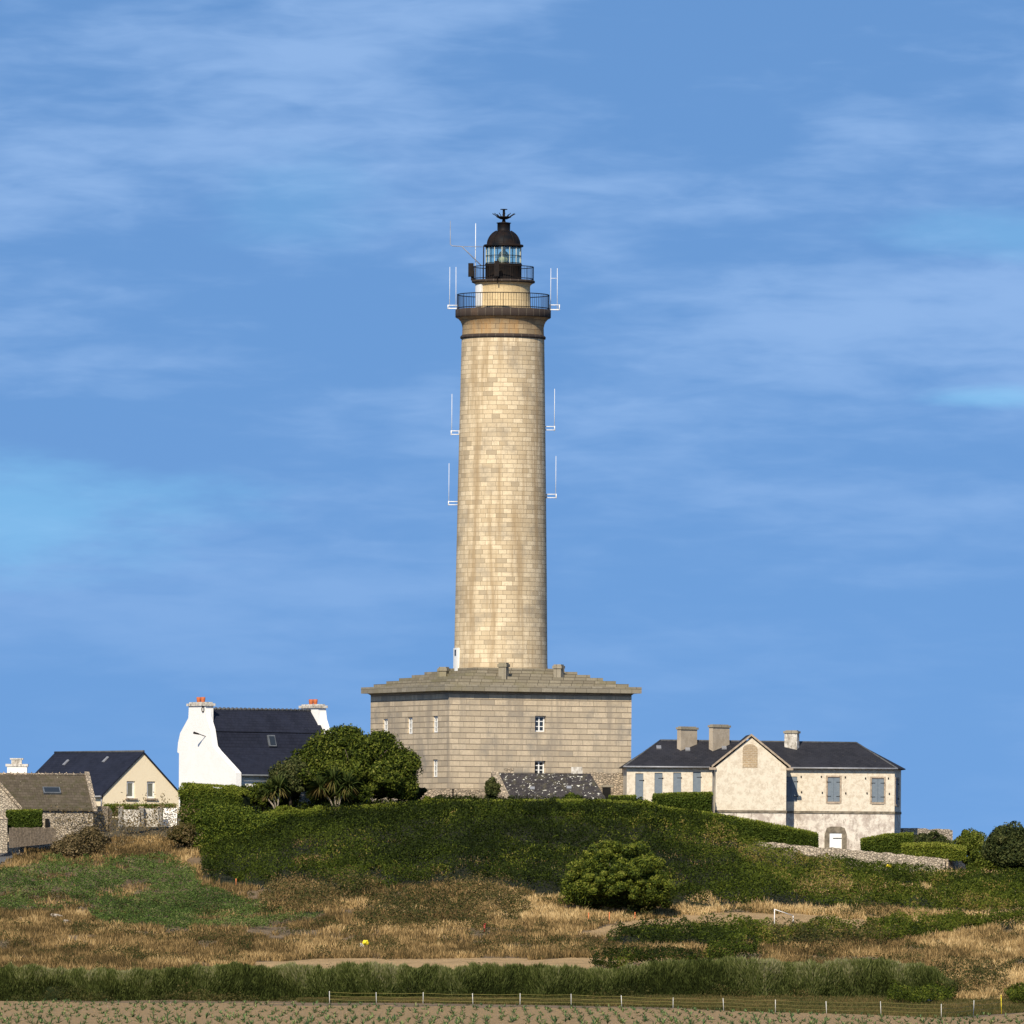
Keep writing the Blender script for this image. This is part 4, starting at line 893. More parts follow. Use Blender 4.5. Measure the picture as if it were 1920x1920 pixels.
# gable built of strips around the two windows
us = [sL, sL+holes[0][0], sL+holes[0][1], sL+holes[1][0], sL+holes[1][1], sR]
def topz(s): return zEc+(apx[1]-zEc)*(1-s/(sL if s < 0 else sR))
def gf(s0, s1, z0, z1=None):
    pts = [cp(s0, 0, z0), cp(s1, 0, z0)]
    if z1 is None:
        pts.append(cp(s1, 0, topz(s1)))
        if s0 < 0 < s1: pts.append(cp(0, 0, apx[1]))
        pts.append(cp(s0, 0, topz(s0)))
    else: pts += [cp(s1, 0, z1), cp(s0, 0, z1)]
    mb.face(pts)
zW0, zW1 = holes[0][2], holes[0][3]
for i in range(5):
    if i in (1, 3): gf(us[i], us[i+1], czz(1540), zW0); gf(us[i], us[i+1], zW1)
    else: gf(us[i], us[i+1], czz(1540))
for i in (1, 3):
    for (sa, za, sb, zb2) in ((us[i], zW0, us[i+1], zW0), (us[i+1], zW0, us[i+1], zW1), (us[i+1], zW1, us[i], zW1), (us[i], zW1, us[i], zW0)):
        mb.face([cp(sa, 0, za), cp(sb, 0, zb2), cp(sb, .22, zb2), cp(sa, .22, za)])
Lc = 12.2
mb.face([cp(sL, Lc, czz(1540)), cp(sL, 0, czz(1540)), cp(sL, 0, zEc), cp(sL, Lc, zEc)]); mb.face([cp(sR, 0, czz(1540)), cp(sR, Lc, czz(1540)), cp(sR, Lc, zEc), cp(sR, 0, zEc)])
mb.face([cp(sR, Lc, czz(1540)), cp(sL, Lc, czz(1540)), cp(sL, Lc, zEc), cp(0, Lc, apx[1]), cp(sR, Lc, zEc)])
mb.build('wall', M['cream'], CH)
for i in (1, 3):
    window(CH, cp(us[i], 0, 0)[:2], e_, 0.02, us[i+1]-us[i]-.02, zW0+.02, zW1-.02, .16, 1, 1, .13, 'whitepaint', 'curtain')
    c_ = cp((us[i]+us[i+1])/2, -.05, zW0-.05); MB().obox(c_, (e_.x*(us[i+1]-us[i]+.3)/2, e_.y*(us[i+1]-us[i]+.3)/2, 0), (d_.x*.12, d_.y*.12, 0), (0, 0, .045)).build('window_sill', M['trimstone'], CH)
mb = MB(); o_ = .3
for sg in (-1, 1):
    sE = (sL if sg < 0 else sR)*1.06; zE_ = zEc-(apx[1]-zEc)*.06+.1
    f = [cp(sE, -o_*.4, zE_), cp(0, -o_*.4, apx[1]+.12), cp(0, Lc+(-1.0 if 0 else .2), apx[1]+.12), cp(sE, Lc+.2, zE_)]
    if sg < 0: f = list(reversed(f))
    mb.extr(f, (0, 0, -.14))
cr_ = mb.build('roof', M['slate'], CH)
mb = MB(); mb.tube([cp(0, -.1, apx[1]+.14), cp(0, Lc+.2, apx[1]+.14)], .09, 6); mb.build('ridge', M['ridge'], cr_)
mb = MB(); sE = sL*1.08; zg_ = zEc-(apx[1]-zEc)*.07; mb.tube([cp(sE, -.1, zg_), cp(sE, Lc, zg_)], .07, 6); mb.tube([cp(sL-.1, 0.1, zg_), cp(sL-.1, 0.1, czz(1515))], .06, 6); mb.build('gutter', M['zinc'], CH)
for px, py in ((119, 1433), (198, 1428)):
    t_ = (py-1413)/(1489-1413); s0 = sL*t_; X = wx(px, py, YC+3)-cx_; l = (X-s0*e_.x)/d_.x; sn = Vector((-(apx[1]-zEc)*e_.x, -(apx[1]-zEc)*e_.y, abs(sL))).normalized(); dn = Vector((-e_.x*abs(sL), -e_.y*abs(sL), -(apx[1]-zEc))).normalized()
    MB().obox(Vector(cp(s0, l, apx[1]+.12-t_*(apx[1]-zEc)))+sn*.04, Vector((d_.x, d_.y, 0))*.12, dn*.3, sn*.04).build('roof_vent', M['zinc'], cr_)

# ------------------------------------------------------------------ STONE COTTAGE (far left)
YS = 692.0; SS = F/YS; se = Vector((.24, -.97)); sd_ = Vector((.97, .24))
sx_, sy_ = wx(158, 1500, YS+2.5), YS+2.5           # under the right end of the ridge
SCO = thing('stone_cottage', 'old stone cottage with mossy brown slab roof and white chimney at the left edge', 'cottage', (sx_, sy_, wz(60, 1590, YS)))
def sp(s, l, z): v = se*s+sd_*l; return (v.x, v.y, z)
def szz(py): return wz(90, py, YS)
run = 2.9; zRs = szz(1452); zEs = szz(1517); Ls = -8.5
mb = MB(); mb.extr([sp(run, Ls, zEs), sp(run, 0, zEs), sp(0, 0, zRs), sp(0, Ls, zRs)], (0, 0, -.12)); mb.extr([sp(0, Ls, zRs), sp(0, 0, zRs), sp(-run, 0, zEs), sp(-run, Ls, zEs)], (0, 0, -.12))
srf = mb.build('roof', M['slatebrown'], SCO)
mb = MB(); mb.wall(sp(run-.2, Ls, 0)[:2], sp(run-.2, .1, 0)[:2], szz(1600), zEs); mb.face([sp(run-.2, .1, szz(1600)), sp(-run+.2, .1, szz(1600)), sp(-run+.2, .1, zEs), sp(0, .1, zRs), sp(run-.2, .1, zEs)])
mb.build('wall', M['drystone'], SCO)
mb = MB(); mb.extr([sp(run+.1, .02, zEs-.15), sp(run+.1, .02, zEs+.12), sp(0, .02, zRs+.25), sp(-run, .02, zEs+.12), sp(-run, .02, zEs-.2)], (sd_.x*.32, sd_.y*.32, 0)); mb.build('gable_coping', M['rubble'], SCO)
mb = MB(); mb.tube([sp(0, Ls, zRs+.03), sp(0, 0, zRs+.03)], .09, 6)
for k in range(16): l = -.3-k*.5; c_ = sp(0, l, zRs+.12); mb.obox(c_, (.03, 0, 0), (0, .05, 0), (0, 0, .07))
mb.build('ridge', M['rubble'], srf)
mb = MB(); mb.box(wx(14,1430,YS+3)-sx_, wx(51,1430,YS+3)-sx_, .1, .9, zRs-.5, szz(1437)); ch_ = mb.build('chimney', M['white'], srf)
mb = MB(); x0, x1 = wx(11,1430,YS+3)-sx_, wx(53,1430,YS+3)-sx_; mb.box(x0, x1, .04, .96, szz(1436.9), szz(1432)); mb.box(x0+.4, x1-.45, .2, .8, szz(1431.9), szz(1424)); mb.box(x0+.3, x1-.35, .15, .85, szz(1423.9), szz(1421)); mb.build('chimney_cap', M['oldwhite'], ch_)
sn = Vector((se.x*(zRs-zEs), se.y*(zRs-zEs), run)).normalized(); dn = Vector((se.x*run, se.y*run, zEs-zRs)).normalized(); t_ = (1484-1452)/65
l = (wx(96, 1484, YS)-sx_-se.x*run*t_)/sd_.x; c_ = Vector(sp(run*t_, l, zRs+(zEs-zRs)*t_))
fr = MB().obox(c_+sn*.08, Vector((sd_.x, sd_.y, 0))*.62, dn*.33, sn*.09).build('skylight', M['skyframe'], srf); MB().obox(c_+sn*.175, Vector((sd_.x, sd_.y, 0))*.54, dn*.25, sn*.008).build('pane', M['pane'], fr)
# front wing gable, cut by the photo's edge
wl_ = -8.6
mb = MB(); za, zb3 = szz(1520), szz(1600); xr = wx(38, 1520, YS-2)-sx_; xm = wx(-40, 1425, YS-2)-sx_; zm = szz(1427); xl = 2*xm-xr; yw = -5.0
mb.face([(xl, yw, zb3), (xr, yw, zb3), (xr, yw, za), (xm, yw, zm), (xl, yw, za)]); mb.face([(xr, yw, zb3), (xr, 0, zb3), (xr, 0, za), (xr, yw, za)]); mb.build('wing_wall', M['drystone'], SCO)
mb = MB(); mb.extr([(xr+.15, yw-.12, za-.1), (xm, yw-.12, zm), (xm, yw-.12, zm+.28), (xr+.15, yw-.12, za+.2)], (0, .4, 0)); mb.extr([(xm, yw-.12, zm), (xl, yw-.12, za), (xl, yw-.12, za+.3), (xm, yw-.12, zm+.28)], (0, .4, 0)); mb.build('wing_coping', M['rubble'], SCO)
mb = MB(); mb.face([(xr, yw+.3, za+.05), (xr, 1, za+.05), (xm, 1, zm+.1), (xm, yw+.3, zm+.1)]); mb.face([(xm, yw+.3, zm+.1), (xm, 1, zm+.1), (xl, 1, za), (xl, yw+.3, za)]); mb.build('wing_roof', M['slatebrown'], SCO)
MB().box(wx(86,1540,YS)-sx_, wx(93,1540,YS)-sx_, -run*.97-.9, -run*.97-.6, szz(1560), szz(1535)).build('door', M['dark'], SCO)

# garden walls in front of the cream house
stone_wall('garden_wall', 'broken stone garden wall beside the cottage gable', [(168,1512,1560,696),(200,1513,1560,697),(206,1524,1560,697.5)], .4, 'rubble')
stone_wall('garden_wall', 'low whitewashed wall panel beneath the cream house windows, leftmost of three', [(232,1518,1550,700),(262,1519,1550,700)], .3, 'oldwhite', jag=.02)
stone_wall('garden_wall', 'low whitewashed wall panel beneath the cream house, middle of three', [(268,1516,1550,701),(296,1517,1550,701)], .3, 'oldwhite', jag=.02)
stone_wall('garden_wall', 'clean white wall panel touching the white house', [(306,1515,1550,702),(332,1515,1550,702)], .3, 'white', jag=.0)
for px, lab in ((226, 'grey stone pier left of the whitewashed wall panels'), (265, 'grey stone pier between the left and middle white wall panels'), (300, 'grey stone pier left of the clean white wall panel')):
    x, y, z = P(px, 1550, 700.4); T = thing('stone_pier', lab, 'pier', (x, y, z), 0, 'piers of the garden wall'); zt2 = wz(px, 1512, 700.4)
    MB().box(-.16, .16, -.2, .2, z, zt2-.12).build('shaft', M['wallgrey'], T); MB().box(-.2, .2, -.24, .24, zt2-.118, zt2).build('cap', M['rubble'], T)
stone_wall('terrace_wall', 'long pale rubble terrace wall sloping down below the keepers house', [(1375,1573,1625,700.5),(1480,1583,1630,700),(1560,1590,1640,699.6),(1680,1601,1650,699.2),(1772,1611,1655,699)], .5, 'drystone')
stone_wall('side_wall', 'dark shaded stone wall running back from the terrace wall end', [(1773,1611,1655,699.1),(1812,1612,1655,705)], .4, 'rubble')
stone_wall('boundary_wall', 'pale stone wall behind the bushes right of the keepers house', [(1690,1553,1600,712),(1783,1556,1605,714)], .5, 'drystone')
x, y, z = P(5, 1590, 687); T = thing('gate_pillar', 'stone gate pillar at the left edge beside the wooden fence', 'pillar', (x, y, z))
MB().box(-.35, .33, -.3, .3, z-.3, wz(5, 1536, 687)).build('shaft', M['drystone'], T); MB().prism([(-.4,-.35),(.38,-.35),(.38,.35),(-.4,.35)], wz(5,1535.9,687), wz(5,1528,687), [(-.1,-.1),(.08,-.1),(.08,.1),(-.1,.1)]).build('cap', M['rubble'], T)
x, y, z = P(18, 1584, 686); T = thing('wooden_fence', 'weathered vertical board fence below the clipped hedge at far left', 'fence', (x, y, z))
mb = MB(); rr = random.Random(2)
for k in range(34):
    px = 18+k*2.6; X = wx(px, 1560, 686+k*.05)-x; h0 = wz(px, 1582-k*.28, 686)-.3; h1 = wz(px, 1551.5+rr.uniform(-.8, .8), 686); mb.box(X-.042, X+.042, k*.05-.02, k*.05+.02, h0, h1)
mb.build('board', M['wood'], T)['kind'] = 'stuff'
mb = MB(); mb.tube([(0, .05, wz(18, 1558, 686)), (wx(105,1556,688)-x, 1.7, wz(105, 1556, 687))], .04, 5); mb.build('rail', M['wood'], T)

# ------------------------------------------------------------------ vegetation: trees, bushes, hedges
def crown_leaves(c, rad, nb, rb, nleaf, size, tl=(0.1, 0.75), flat=-0.55, seed=1, aspect=0.5, topbright=0.0):
    r = np.random.default_rng(seed); d = unit(r.normal(size=(nb, 3))); d[:, 2] = np.where(d[:, 2] < flat, -d[:, 2]*.5, d[:, 2])
    cen = np.array(c)+d*np.array(rad)*r.uniform(.55, 1.07, nb)[:, None]
    rbs = rb*r.uniform(.6, 1.35, nb); bt = r.uniform(-.16, .16, nb)
    idx = r.integers(0, nb, nleaf); dd = unit(r.normal(size=(nleaf, 3))); rr_ = r.uniform(.6, 1.0, nleaf)**.6
    spk = np.where(r.uniform(size=nleaf) < .06, r.uniform(1.0, 1.35, nleaf), 1.0)
    C = cen[idx]+dd*(rbs[idx]*rr_*spk)[:, None]*np.array([1, 1, .8])
    q = leaves(C, size, aspect, dd, .85, r=r)
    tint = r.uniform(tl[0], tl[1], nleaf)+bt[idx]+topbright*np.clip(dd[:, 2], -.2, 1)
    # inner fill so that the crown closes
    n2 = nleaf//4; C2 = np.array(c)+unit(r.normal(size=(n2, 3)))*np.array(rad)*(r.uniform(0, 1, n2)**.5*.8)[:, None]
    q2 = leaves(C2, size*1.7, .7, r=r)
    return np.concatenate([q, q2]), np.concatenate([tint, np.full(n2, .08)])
def woody(T, trunk_pts, r0, limbs, m='bark'):
    tr = MB().tube(trunk_pts, [r0*(1-.5*i/(len(trunk_pts)-1)) for i in range(len(trunk_pts))], 8)
    for l in limbs: tr.tube(l, [r0*.45, r0*.3, r0*.14][:len(l)], 6)
    tr.build('trunk', M[m], T)
def bush(name, label, cat, px0, px1, pyt, pyb, Y, m, nl, size, nb=None, rbf=.3, seed=1, tl=(.1, .75), group=None, topb=0.0, trunk=True, depthf=.8, blobs=None):
    """an ellipsoidal crown spanning the photo box; base on the ground"""
    x0, x1 = wx(px0, pyb, Y), wx(px1, pyb, Y); zt3, zb4 = wz((px0+px1)/2, pyt, Y), wz((px0+px1)/2, pyb, Y); xc = (x0+x1)/2; w = (x1-x0)/2; h = (zt3-zb4)
    T = thing(name, label, cat, (xc, Y, zb4), 0, group); rb = min(w, h/2)*rbf
    bl = blobs or [(0, .5, 1, .5)]; qs = []; ts = []
    for i, (bx, bz, bw, bh_) in enumerate(bl):
        c = (bx*w, 0, bz*h); rad = (max(bw*w-rb*.6, .2), max(bw*w*depthf-rb*.6, .2), max(bh_*h-rb*.6, .2))
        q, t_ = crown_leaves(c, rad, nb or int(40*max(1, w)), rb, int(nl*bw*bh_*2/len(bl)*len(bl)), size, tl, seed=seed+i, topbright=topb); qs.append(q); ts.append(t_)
    V = np.concatenate(qs); V[:, 2] = np.maximum(V[:, 2], -.25)
    npmesh('crown', V, 4, np.concatenate(ts), M[m], T)
    if trunk:
        r_ = random.Random(seed); tp = [(0, 0, zb4-.3), (r_.uniform(-.1, .1)*w, 0, zb4+h*.25), (r_.uniform(-.15, .15)*w, 0, zb4+h*.55)]
        lb = [[tp[1], (math.cos(a)*w*.35, math.sin(a)*w*.3, zb4+h*.5), (math.cos(a)*w*.65, math.sin(a)*w*.55, zb4+h*.68)] for a in [2*math.pi*k/6+.3 for k in range(6)]]
        woody(T, tp, .07+.02*h, lb)
    return T
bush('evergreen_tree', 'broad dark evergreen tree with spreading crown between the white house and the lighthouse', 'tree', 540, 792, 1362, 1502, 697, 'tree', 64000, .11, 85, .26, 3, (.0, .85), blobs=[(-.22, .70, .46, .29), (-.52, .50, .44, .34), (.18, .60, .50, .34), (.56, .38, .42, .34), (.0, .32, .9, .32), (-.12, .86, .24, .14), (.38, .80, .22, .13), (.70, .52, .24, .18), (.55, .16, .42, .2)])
bush('shrub', 'small dark shrub against the lighthouse rubble wall right of the evergreen tree', 'shrub', 735, 802, 1468, 1506, 699, 'darkbush', 9000, .09, 40, .35, 5, (.1, .6))
bush('shrub', 'narrow green shrub climbing at the left gable of the shed', 'shrub', 907, 938, 1456, 1508, 703, 'darkbush', 5000, .08, 30, .4, 6, (.3, .95))
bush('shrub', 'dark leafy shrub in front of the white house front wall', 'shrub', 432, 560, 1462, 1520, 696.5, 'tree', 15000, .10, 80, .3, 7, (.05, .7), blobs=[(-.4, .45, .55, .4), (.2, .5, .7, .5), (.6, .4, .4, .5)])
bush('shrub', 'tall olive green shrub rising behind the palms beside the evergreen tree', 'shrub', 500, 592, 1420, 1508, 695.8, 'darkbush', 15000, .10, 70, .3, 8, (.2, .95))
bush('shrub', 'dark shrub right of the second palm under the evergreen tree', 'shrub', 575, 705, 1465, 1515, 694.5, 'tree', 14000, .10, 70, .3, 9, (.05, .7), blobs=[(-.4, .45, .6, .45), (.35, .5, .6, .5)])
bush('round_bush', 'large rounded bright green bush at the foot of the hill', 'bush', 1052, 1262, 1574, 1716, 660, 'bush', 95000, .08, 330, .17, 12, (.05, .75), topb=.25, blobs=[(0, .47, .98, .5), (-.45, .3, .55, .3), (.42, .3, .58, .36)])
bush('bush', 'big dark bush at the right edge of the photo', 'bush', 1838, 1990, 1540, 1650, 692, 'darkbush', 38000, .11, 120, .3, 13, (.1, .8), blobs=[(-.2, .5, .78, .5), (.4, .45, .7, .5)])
bush('bush', 'green bush between the boundary wall and the big dark bush', 'bush', 1788, 1850, 1553, 1615, 706, 'tree', 12000, .09, 60, .35, 14, (.3, .95))
bush('bush', 'spiky leaved bush in front of the boundary wall beside the keepers house', 'bush', 1668, 1785, 1552, 1602, 704, 'darkbush', 13000, .10, 70, .3, 15, (.1, .8), blobs=[(-.3, .42, .6, .42), (.3, .45, .6, .45)])
bush('bush', 'low green bush overhanging the dark side wall', 'bush', 1800, 1890, 1588, 1648, 699.5, 'tree', 11000, .09, 60, .35, 16, (.3, .9), trunk=False)
bush('bush', 'small rounded green bush in front of the shed roof', 'bush', 1050, 1098, 1487, 1512, 702, 'hedge', 5000, .08, 30, .35, 17, (.1, .6), trunk=False)
bush('bush', 'reddish brown leafless bush beside the corner of the white house', 'bush', 318, 372, 1540, 1592, 690, 'bramble', 9000, .07, 40, .35, 18, (.25, .8), trunk=False)

bush('bush', 'tangled brown green scrub hiding the foot of the stone cottage wall', 'bush', 96, 196, 1543, 1604, 685.5, 'scrub', 20000, .08, 70, .4, 33, (.1, .85), trunk=False, blobs=[(-.6, .22, .4, .25), (-.1, .35, .5, .38), (.5, .45, .5, .46), (.0, .15, .8, .3)])
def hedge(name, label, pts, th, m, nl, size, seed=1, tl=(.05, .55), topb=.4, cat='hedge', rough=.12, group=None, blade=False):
    """pts: (px, pytop, pybot, Y) polyline"""
    r = np.random.default_rng(seed); q = np.array([(wx(a, b, y), y, wz(a, b, y), wz(a, c, y)) for a, b, c, y in pts]); x0, y0, zb5 = q[0, 0], q[0, 1], q[:, 3].min()
    T = thing(name, label, cat, (x0, y0, zb5), 0, group)
    seg = np.hypot(np.diff(q[:, 0]), np.diff(q[:, 1])); cum = np.concatenate([[0], np.cumsum(seg)]); Lt = cum[-1]
    u = r.uniform(0, Lt, nl); X = np.interp(u, cum, q[:, 0]); Yv = np.interp(u, cum, q[:, 1]); ZT = np.interp(u, cum, q[:, 2]); ZB_ = np.interp(u, cum, q[:, 3])
    k = r.uniform(size=nl); lump = fbm(u, u*0+3, 1.3, seed)*rough*3-rough*1.5
    H = ZT-ZB_; front = k < .62; top = (k >= .62) & (k < .9); back = k >= .9
    zz_ = np.where(top, ZT+lump, ZB_+H*r.uniform(0, 1, nl)**.8+lump*.5)
    off = np.where(front, -th/2, np.where(back, th/2, r.uniform(-th/2, th/2, nl)))+r.normal(size=nl)*.07+lump*.6*np.sin(zz_*4)
    d = np.stack([np.interp(u, cum, np.gradient(q[:, 0], cum)), np.interp(u, cum, np.gradient(q[:, 1], cum))], 1); d = d/np.linalg.norm(d, axis=1, keepdims=True)
    C = np.stack([X-d[:, 1]*off*1.0, Yv+d[:, 0]*off, zz_+r.normal(size=nl)*.06], 1)
    endm = r.uniform(size=nl) < .02; C[endm, 0] += 0
    nb_ = np.where(top[:, None], np.array([0, 0, 1.0]), np.stack([d[:, 1]*np.where(back, -1, 1), -d[:, 0]*np.where(back, -1, 1), np.zeros(nl)], 1))
    C[:, 0] -= x0; C[:, 1] -= y0; C[:, 2] -= zb5
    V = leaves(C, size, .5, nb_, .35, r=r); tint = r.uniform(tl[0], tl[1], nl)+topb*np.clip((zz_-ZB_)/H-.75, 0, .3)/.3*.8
    # upright young shoots on top
    ns = nl//14; us_ = r.uniform(0, Lt, ns); o_ = r.uniform(-th/2, th/2, ns)
    Bp = np.stack([np.interp(us_, cum, q[:, 0])-x0, np.interp(us_, cum, q[:, 1])-y0+o_, np.interp(us_, cum, q[:, 2])-zb5-.02], 1)
    sp_ = Bp+np.stack([r.normal(size=ns)*.05, r.normal(size=ns)*.05, r.uniform(.05, .22, ns)], 1); V2 = leaves(sp_, size, .45, up=(0, 0, 1), upb=2.5, r=r)
    npmesh('foliage', np.concatenate([V, V2]), 4, np.concatenate([tint, r.uniform(.5, .95, ns)]), M[m], T)
    core = MB()  # solid dark core added inside the leaves to block light
    for i in range(len(q)-1):
        a, b = q[i], q[i+1]; dd = Vector((b[0]-a[0], b[1]-a[1])).normalized(); n = Vector((-dd.y, dd.x))*(th/2-.1)
        pa = [(a[0]-x0-n.x, a[1]-y0-n.y), (b[0]-x0-n.x, b[1]-y0-n.y), (b[0]-x0+n.x, b[1]-y0+n.y), (a[0]-x0+n.x, a[1]-y0+n.y)]; zt4 = [a[2]-.1, b[2]-.1, b[2]-.1, a[2]-.1]; zb6 = [a[3], b[3], b[3], a[3]]
        for j in range(4): g = (j+1) % 4; core.face([(*pa[j], zb6[j]), (*pa[g], zb6[g]), (*pa[g], zt4[g]), (*pa[j], zt4[j])])
        core.face([(*pa[j], zt4[j]) for j in range(4)])
    core.build('inner_core', M['corehedge'], T); return T
M['corehedge'] = m_simple('hedge_core_dark', (0.02, 0.028, 0.010), .95)  # plain dark colour for the added cores inside the hedges
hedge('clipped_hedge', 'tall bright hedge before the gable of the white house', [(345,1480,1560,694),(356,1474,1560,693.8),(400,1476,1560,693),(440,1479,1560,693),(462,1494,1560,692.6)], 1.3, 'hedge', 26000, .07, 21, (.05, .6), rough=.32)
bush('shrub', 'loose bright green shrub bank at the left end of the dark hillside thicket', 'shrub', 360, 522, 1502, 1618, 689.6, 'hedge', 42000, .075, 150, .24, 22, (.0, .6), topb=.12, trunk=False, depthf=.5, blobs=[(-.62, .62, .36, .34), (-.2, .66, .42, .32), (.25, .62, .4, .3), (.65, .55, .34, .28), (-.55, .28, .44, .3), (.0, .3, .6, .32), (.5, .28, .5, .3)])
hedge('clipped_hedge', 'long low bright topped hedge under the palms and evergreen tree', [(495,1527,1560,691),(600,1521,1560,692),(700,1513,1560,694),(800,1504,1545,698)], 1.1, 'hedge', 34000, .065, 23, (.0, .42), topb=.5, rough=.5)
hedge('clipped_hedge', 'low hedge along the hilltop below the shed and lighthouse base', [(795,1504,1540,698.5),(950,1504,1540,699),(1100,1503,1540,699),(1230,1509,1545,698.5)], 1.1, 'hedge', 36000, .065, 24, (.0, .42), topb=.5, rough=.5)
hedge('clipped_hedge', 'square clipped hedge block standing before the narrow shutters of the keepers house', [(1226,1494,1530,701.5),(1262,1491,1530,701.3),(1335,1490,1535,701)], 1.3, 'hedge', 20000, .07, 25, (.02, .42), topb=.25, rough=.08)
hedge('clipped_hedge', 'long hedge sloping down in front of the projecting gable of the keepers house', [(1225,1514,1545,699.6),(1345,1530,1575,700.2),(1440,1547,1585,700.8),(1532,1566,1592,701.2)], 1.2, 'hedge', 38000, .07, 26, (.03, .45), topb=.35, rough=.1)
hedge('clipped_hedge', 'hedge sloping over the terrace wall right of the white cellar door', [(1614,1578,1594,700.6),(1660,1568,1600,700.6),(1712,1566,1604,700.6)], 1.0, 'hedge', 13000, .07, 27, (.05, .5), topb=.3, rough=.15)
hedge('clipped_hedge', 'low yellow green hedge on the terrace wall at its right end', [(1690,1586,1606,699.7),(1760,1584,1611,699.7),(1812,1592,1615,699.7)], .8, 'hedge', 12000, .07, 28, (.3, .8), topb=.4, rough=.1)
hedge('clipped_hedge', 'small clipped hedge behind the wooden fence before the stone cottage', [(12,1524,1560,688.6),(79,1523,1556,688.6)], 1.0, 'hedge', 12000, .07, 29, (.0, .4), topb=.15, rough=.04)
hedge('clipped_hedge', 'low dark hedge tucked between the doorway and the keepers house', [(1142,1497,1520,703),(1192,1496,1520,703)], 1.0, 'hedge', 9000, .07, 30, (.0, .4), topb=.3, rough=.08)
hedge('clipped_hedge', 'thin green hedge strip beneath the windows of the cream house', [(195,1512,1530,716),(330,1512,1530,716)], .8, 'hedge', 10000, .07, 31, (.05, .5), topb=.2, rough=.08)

def palm(label, px, pyb, heads, Y, ln=1.1, seed=1, nb=130):
    r = np.random.default_rng(seed); x, y, z = P(px, pyb, Y); T = thing('palm_tree', label, 'palm tree', (x, y, z), 0, 'cordyline palms'); mb = MB(); Vs = []; ts = []
    for hx, hy, sc in heads:
        X = wx(hx, hy, Y)-x; Z = wz(hx, hy, Y)-z
        mb.tube([(0, 0, z-.2), (X*.35, 0, z+Z*.4), (X, 0, z+Z)], [.075, .06, .055], 8)
        n = nb; a = r.uniform(0, 2*math.pi, n); el = r.uniform(-.9, 1.45, n); L0 = ln*sc*r.uniform(.7, 1.1, n)
        d = np.stack([np.cos(a)*np.cos(el), np.sin(a)*np.cos(el), np.sin(el)], 1); p0 = np.array([X, 0, Z])+d*.05
        side = unit(np.cross(d, np.array([0, 0, 1.0])+r.normal(size=(n, 3))*.3))*.035
        pm = p0+d*(L0*.6)[:, None]; tip = p0+d*L0[:, None]; tip[:, 2] -= L0*.30*np.cos(el)**2
        Vs.append(np.stack([p0-side*.5, p0+side*.5, pm+side, tip, pm-side], 1).reshape(-1, 3)); ts.append(np.where(el < -.35, r.uniform(.75, 1, n), r.uniform(.1, .7, n)))
    mb.build('trunk', M['palebark'], T); npmesh('fronds', np.concatenate(Vs), 5, np.concatenate(ts), M['palm'], T)
palm('cordyline palm with two slanting pale trunks at the left of the evergreen tree', 520, 1524, [(508, 1482, .9), (524, 1476, 1.0), (497, 1490, .6)], 693, 1.0, 31, 160)
palm('wide yellowish cordyline palm with several heads below the evergreen tree', 630, 1520, [(600, 1475, 1.0), (625, 1462, 1.1), (652, 1472, 1.0), (640, 1482, .9)], 693, 1.1, 32, 170)

# ------------------------------------------------------------------ ground cover
def sample(n, box, key=None, exclude=(), r=rng, jit=10):
    """uniform points over ground (box = px0, px1, Y0, Y1), kept when inside the key's area"""
    Y = r.uniform(box[2], box[3], n); X = (r.uniform(box[0], box[1], n)-960)*Y/F; px, py, z = gproj(X, Y)
    jx = px+jit*2*(vnoise(X, Y, 1.6, 9)-.5); jy = py+jit*1.2*(vnoise(X, Y, 1.6, 19)-.5)
    k = np.ones(n, bool)
    if key: k = inany(jx, jy, key)
    for e in exclude: k &= ~inany(jx, jy, e)
    return X[k], Y[k], z[k], px[k], py[k]
def canopy(name, label, key, n, h0, size, m, seed, tlo, thi, patch=.5, cat='undergrowth', box=(-80, 2000, 600, 706), lump=2.2, excl=(), thin=0):
    r = np.random.default_rng(seed); X, Y, z, px, py = sample(n, box, key, excl, r=r)
    if thin:
        kp = fbm(X, Y, 3.2, 45)+.22*(vnoise(X, Y, .7, 46)-.5) > thin; X, Y, z, px, py = X[kp], Y[kp], z[kp], px[kp], py[kp]
    def hf(x, y):
        b_ = np.clip(1-np.abs(2*vnoise(x, y, lump*.8, seed)-1)*1.15, 0, 1)**.8; c_ = 1-np.abs(2*vnoise(x, y, lump*.42, seed+4)-1)
        return h0*np.clip(-.08+1.15*b_+.45*c_+.4*(vnoise(x, y, lump*2.2, seed+5)-.5), .08, 2)
    hn = fbm(X, Y, lump, seed); h2 = vnoise(X, Y, lump*.42, seed+4); H = hf(X, Y); gx_ = (hf(X+.12, Y)-H)/.12; gy_ = (hf(X, Y+.12)-H)/.12
    if key == 'bracken': H = H*np.interp(py, [1510, 1560, 1690, 1725, 1760], [.5, .95, .85, .62, .62])*np.where((px > 1380) & (py < 1670), .6, 1)
    k = r.uniform(size=len(X)); hh = H*k**.35
    C = np.stack([X+r.normal(size=len(X))*.05, Y, z+hh], 1); nb_ = unit(np.stack([-gx_*1.3, -gy_*1.3-.25, np.ones(len(X))*.8], 1))
    V = leaves(C, size, .42, nb_, .95, r=r); t_ = r.uniform(tlo, thi, len(X))+patch*(fbm(X, Y, 6, seed+7, 4)-.5)+.22*(h2-.5)
    t_ = t_+.13*np.clip((px-1280)/150, -.3, 1)*(key == 'bracken')+.25*(hn-.5)-.10*((px < 1250) & (key == 'bracken'))
    br = (fbm(X, Y, 2.4, seed+9) > .66) & (r.uniform(size=len(X)) < .55); t_ = np.where(br, t_+.45, t_)
    o = npmesh(name, V, 4, t_, M[m]); tag(o, label, cat, kind='stuff'); return o
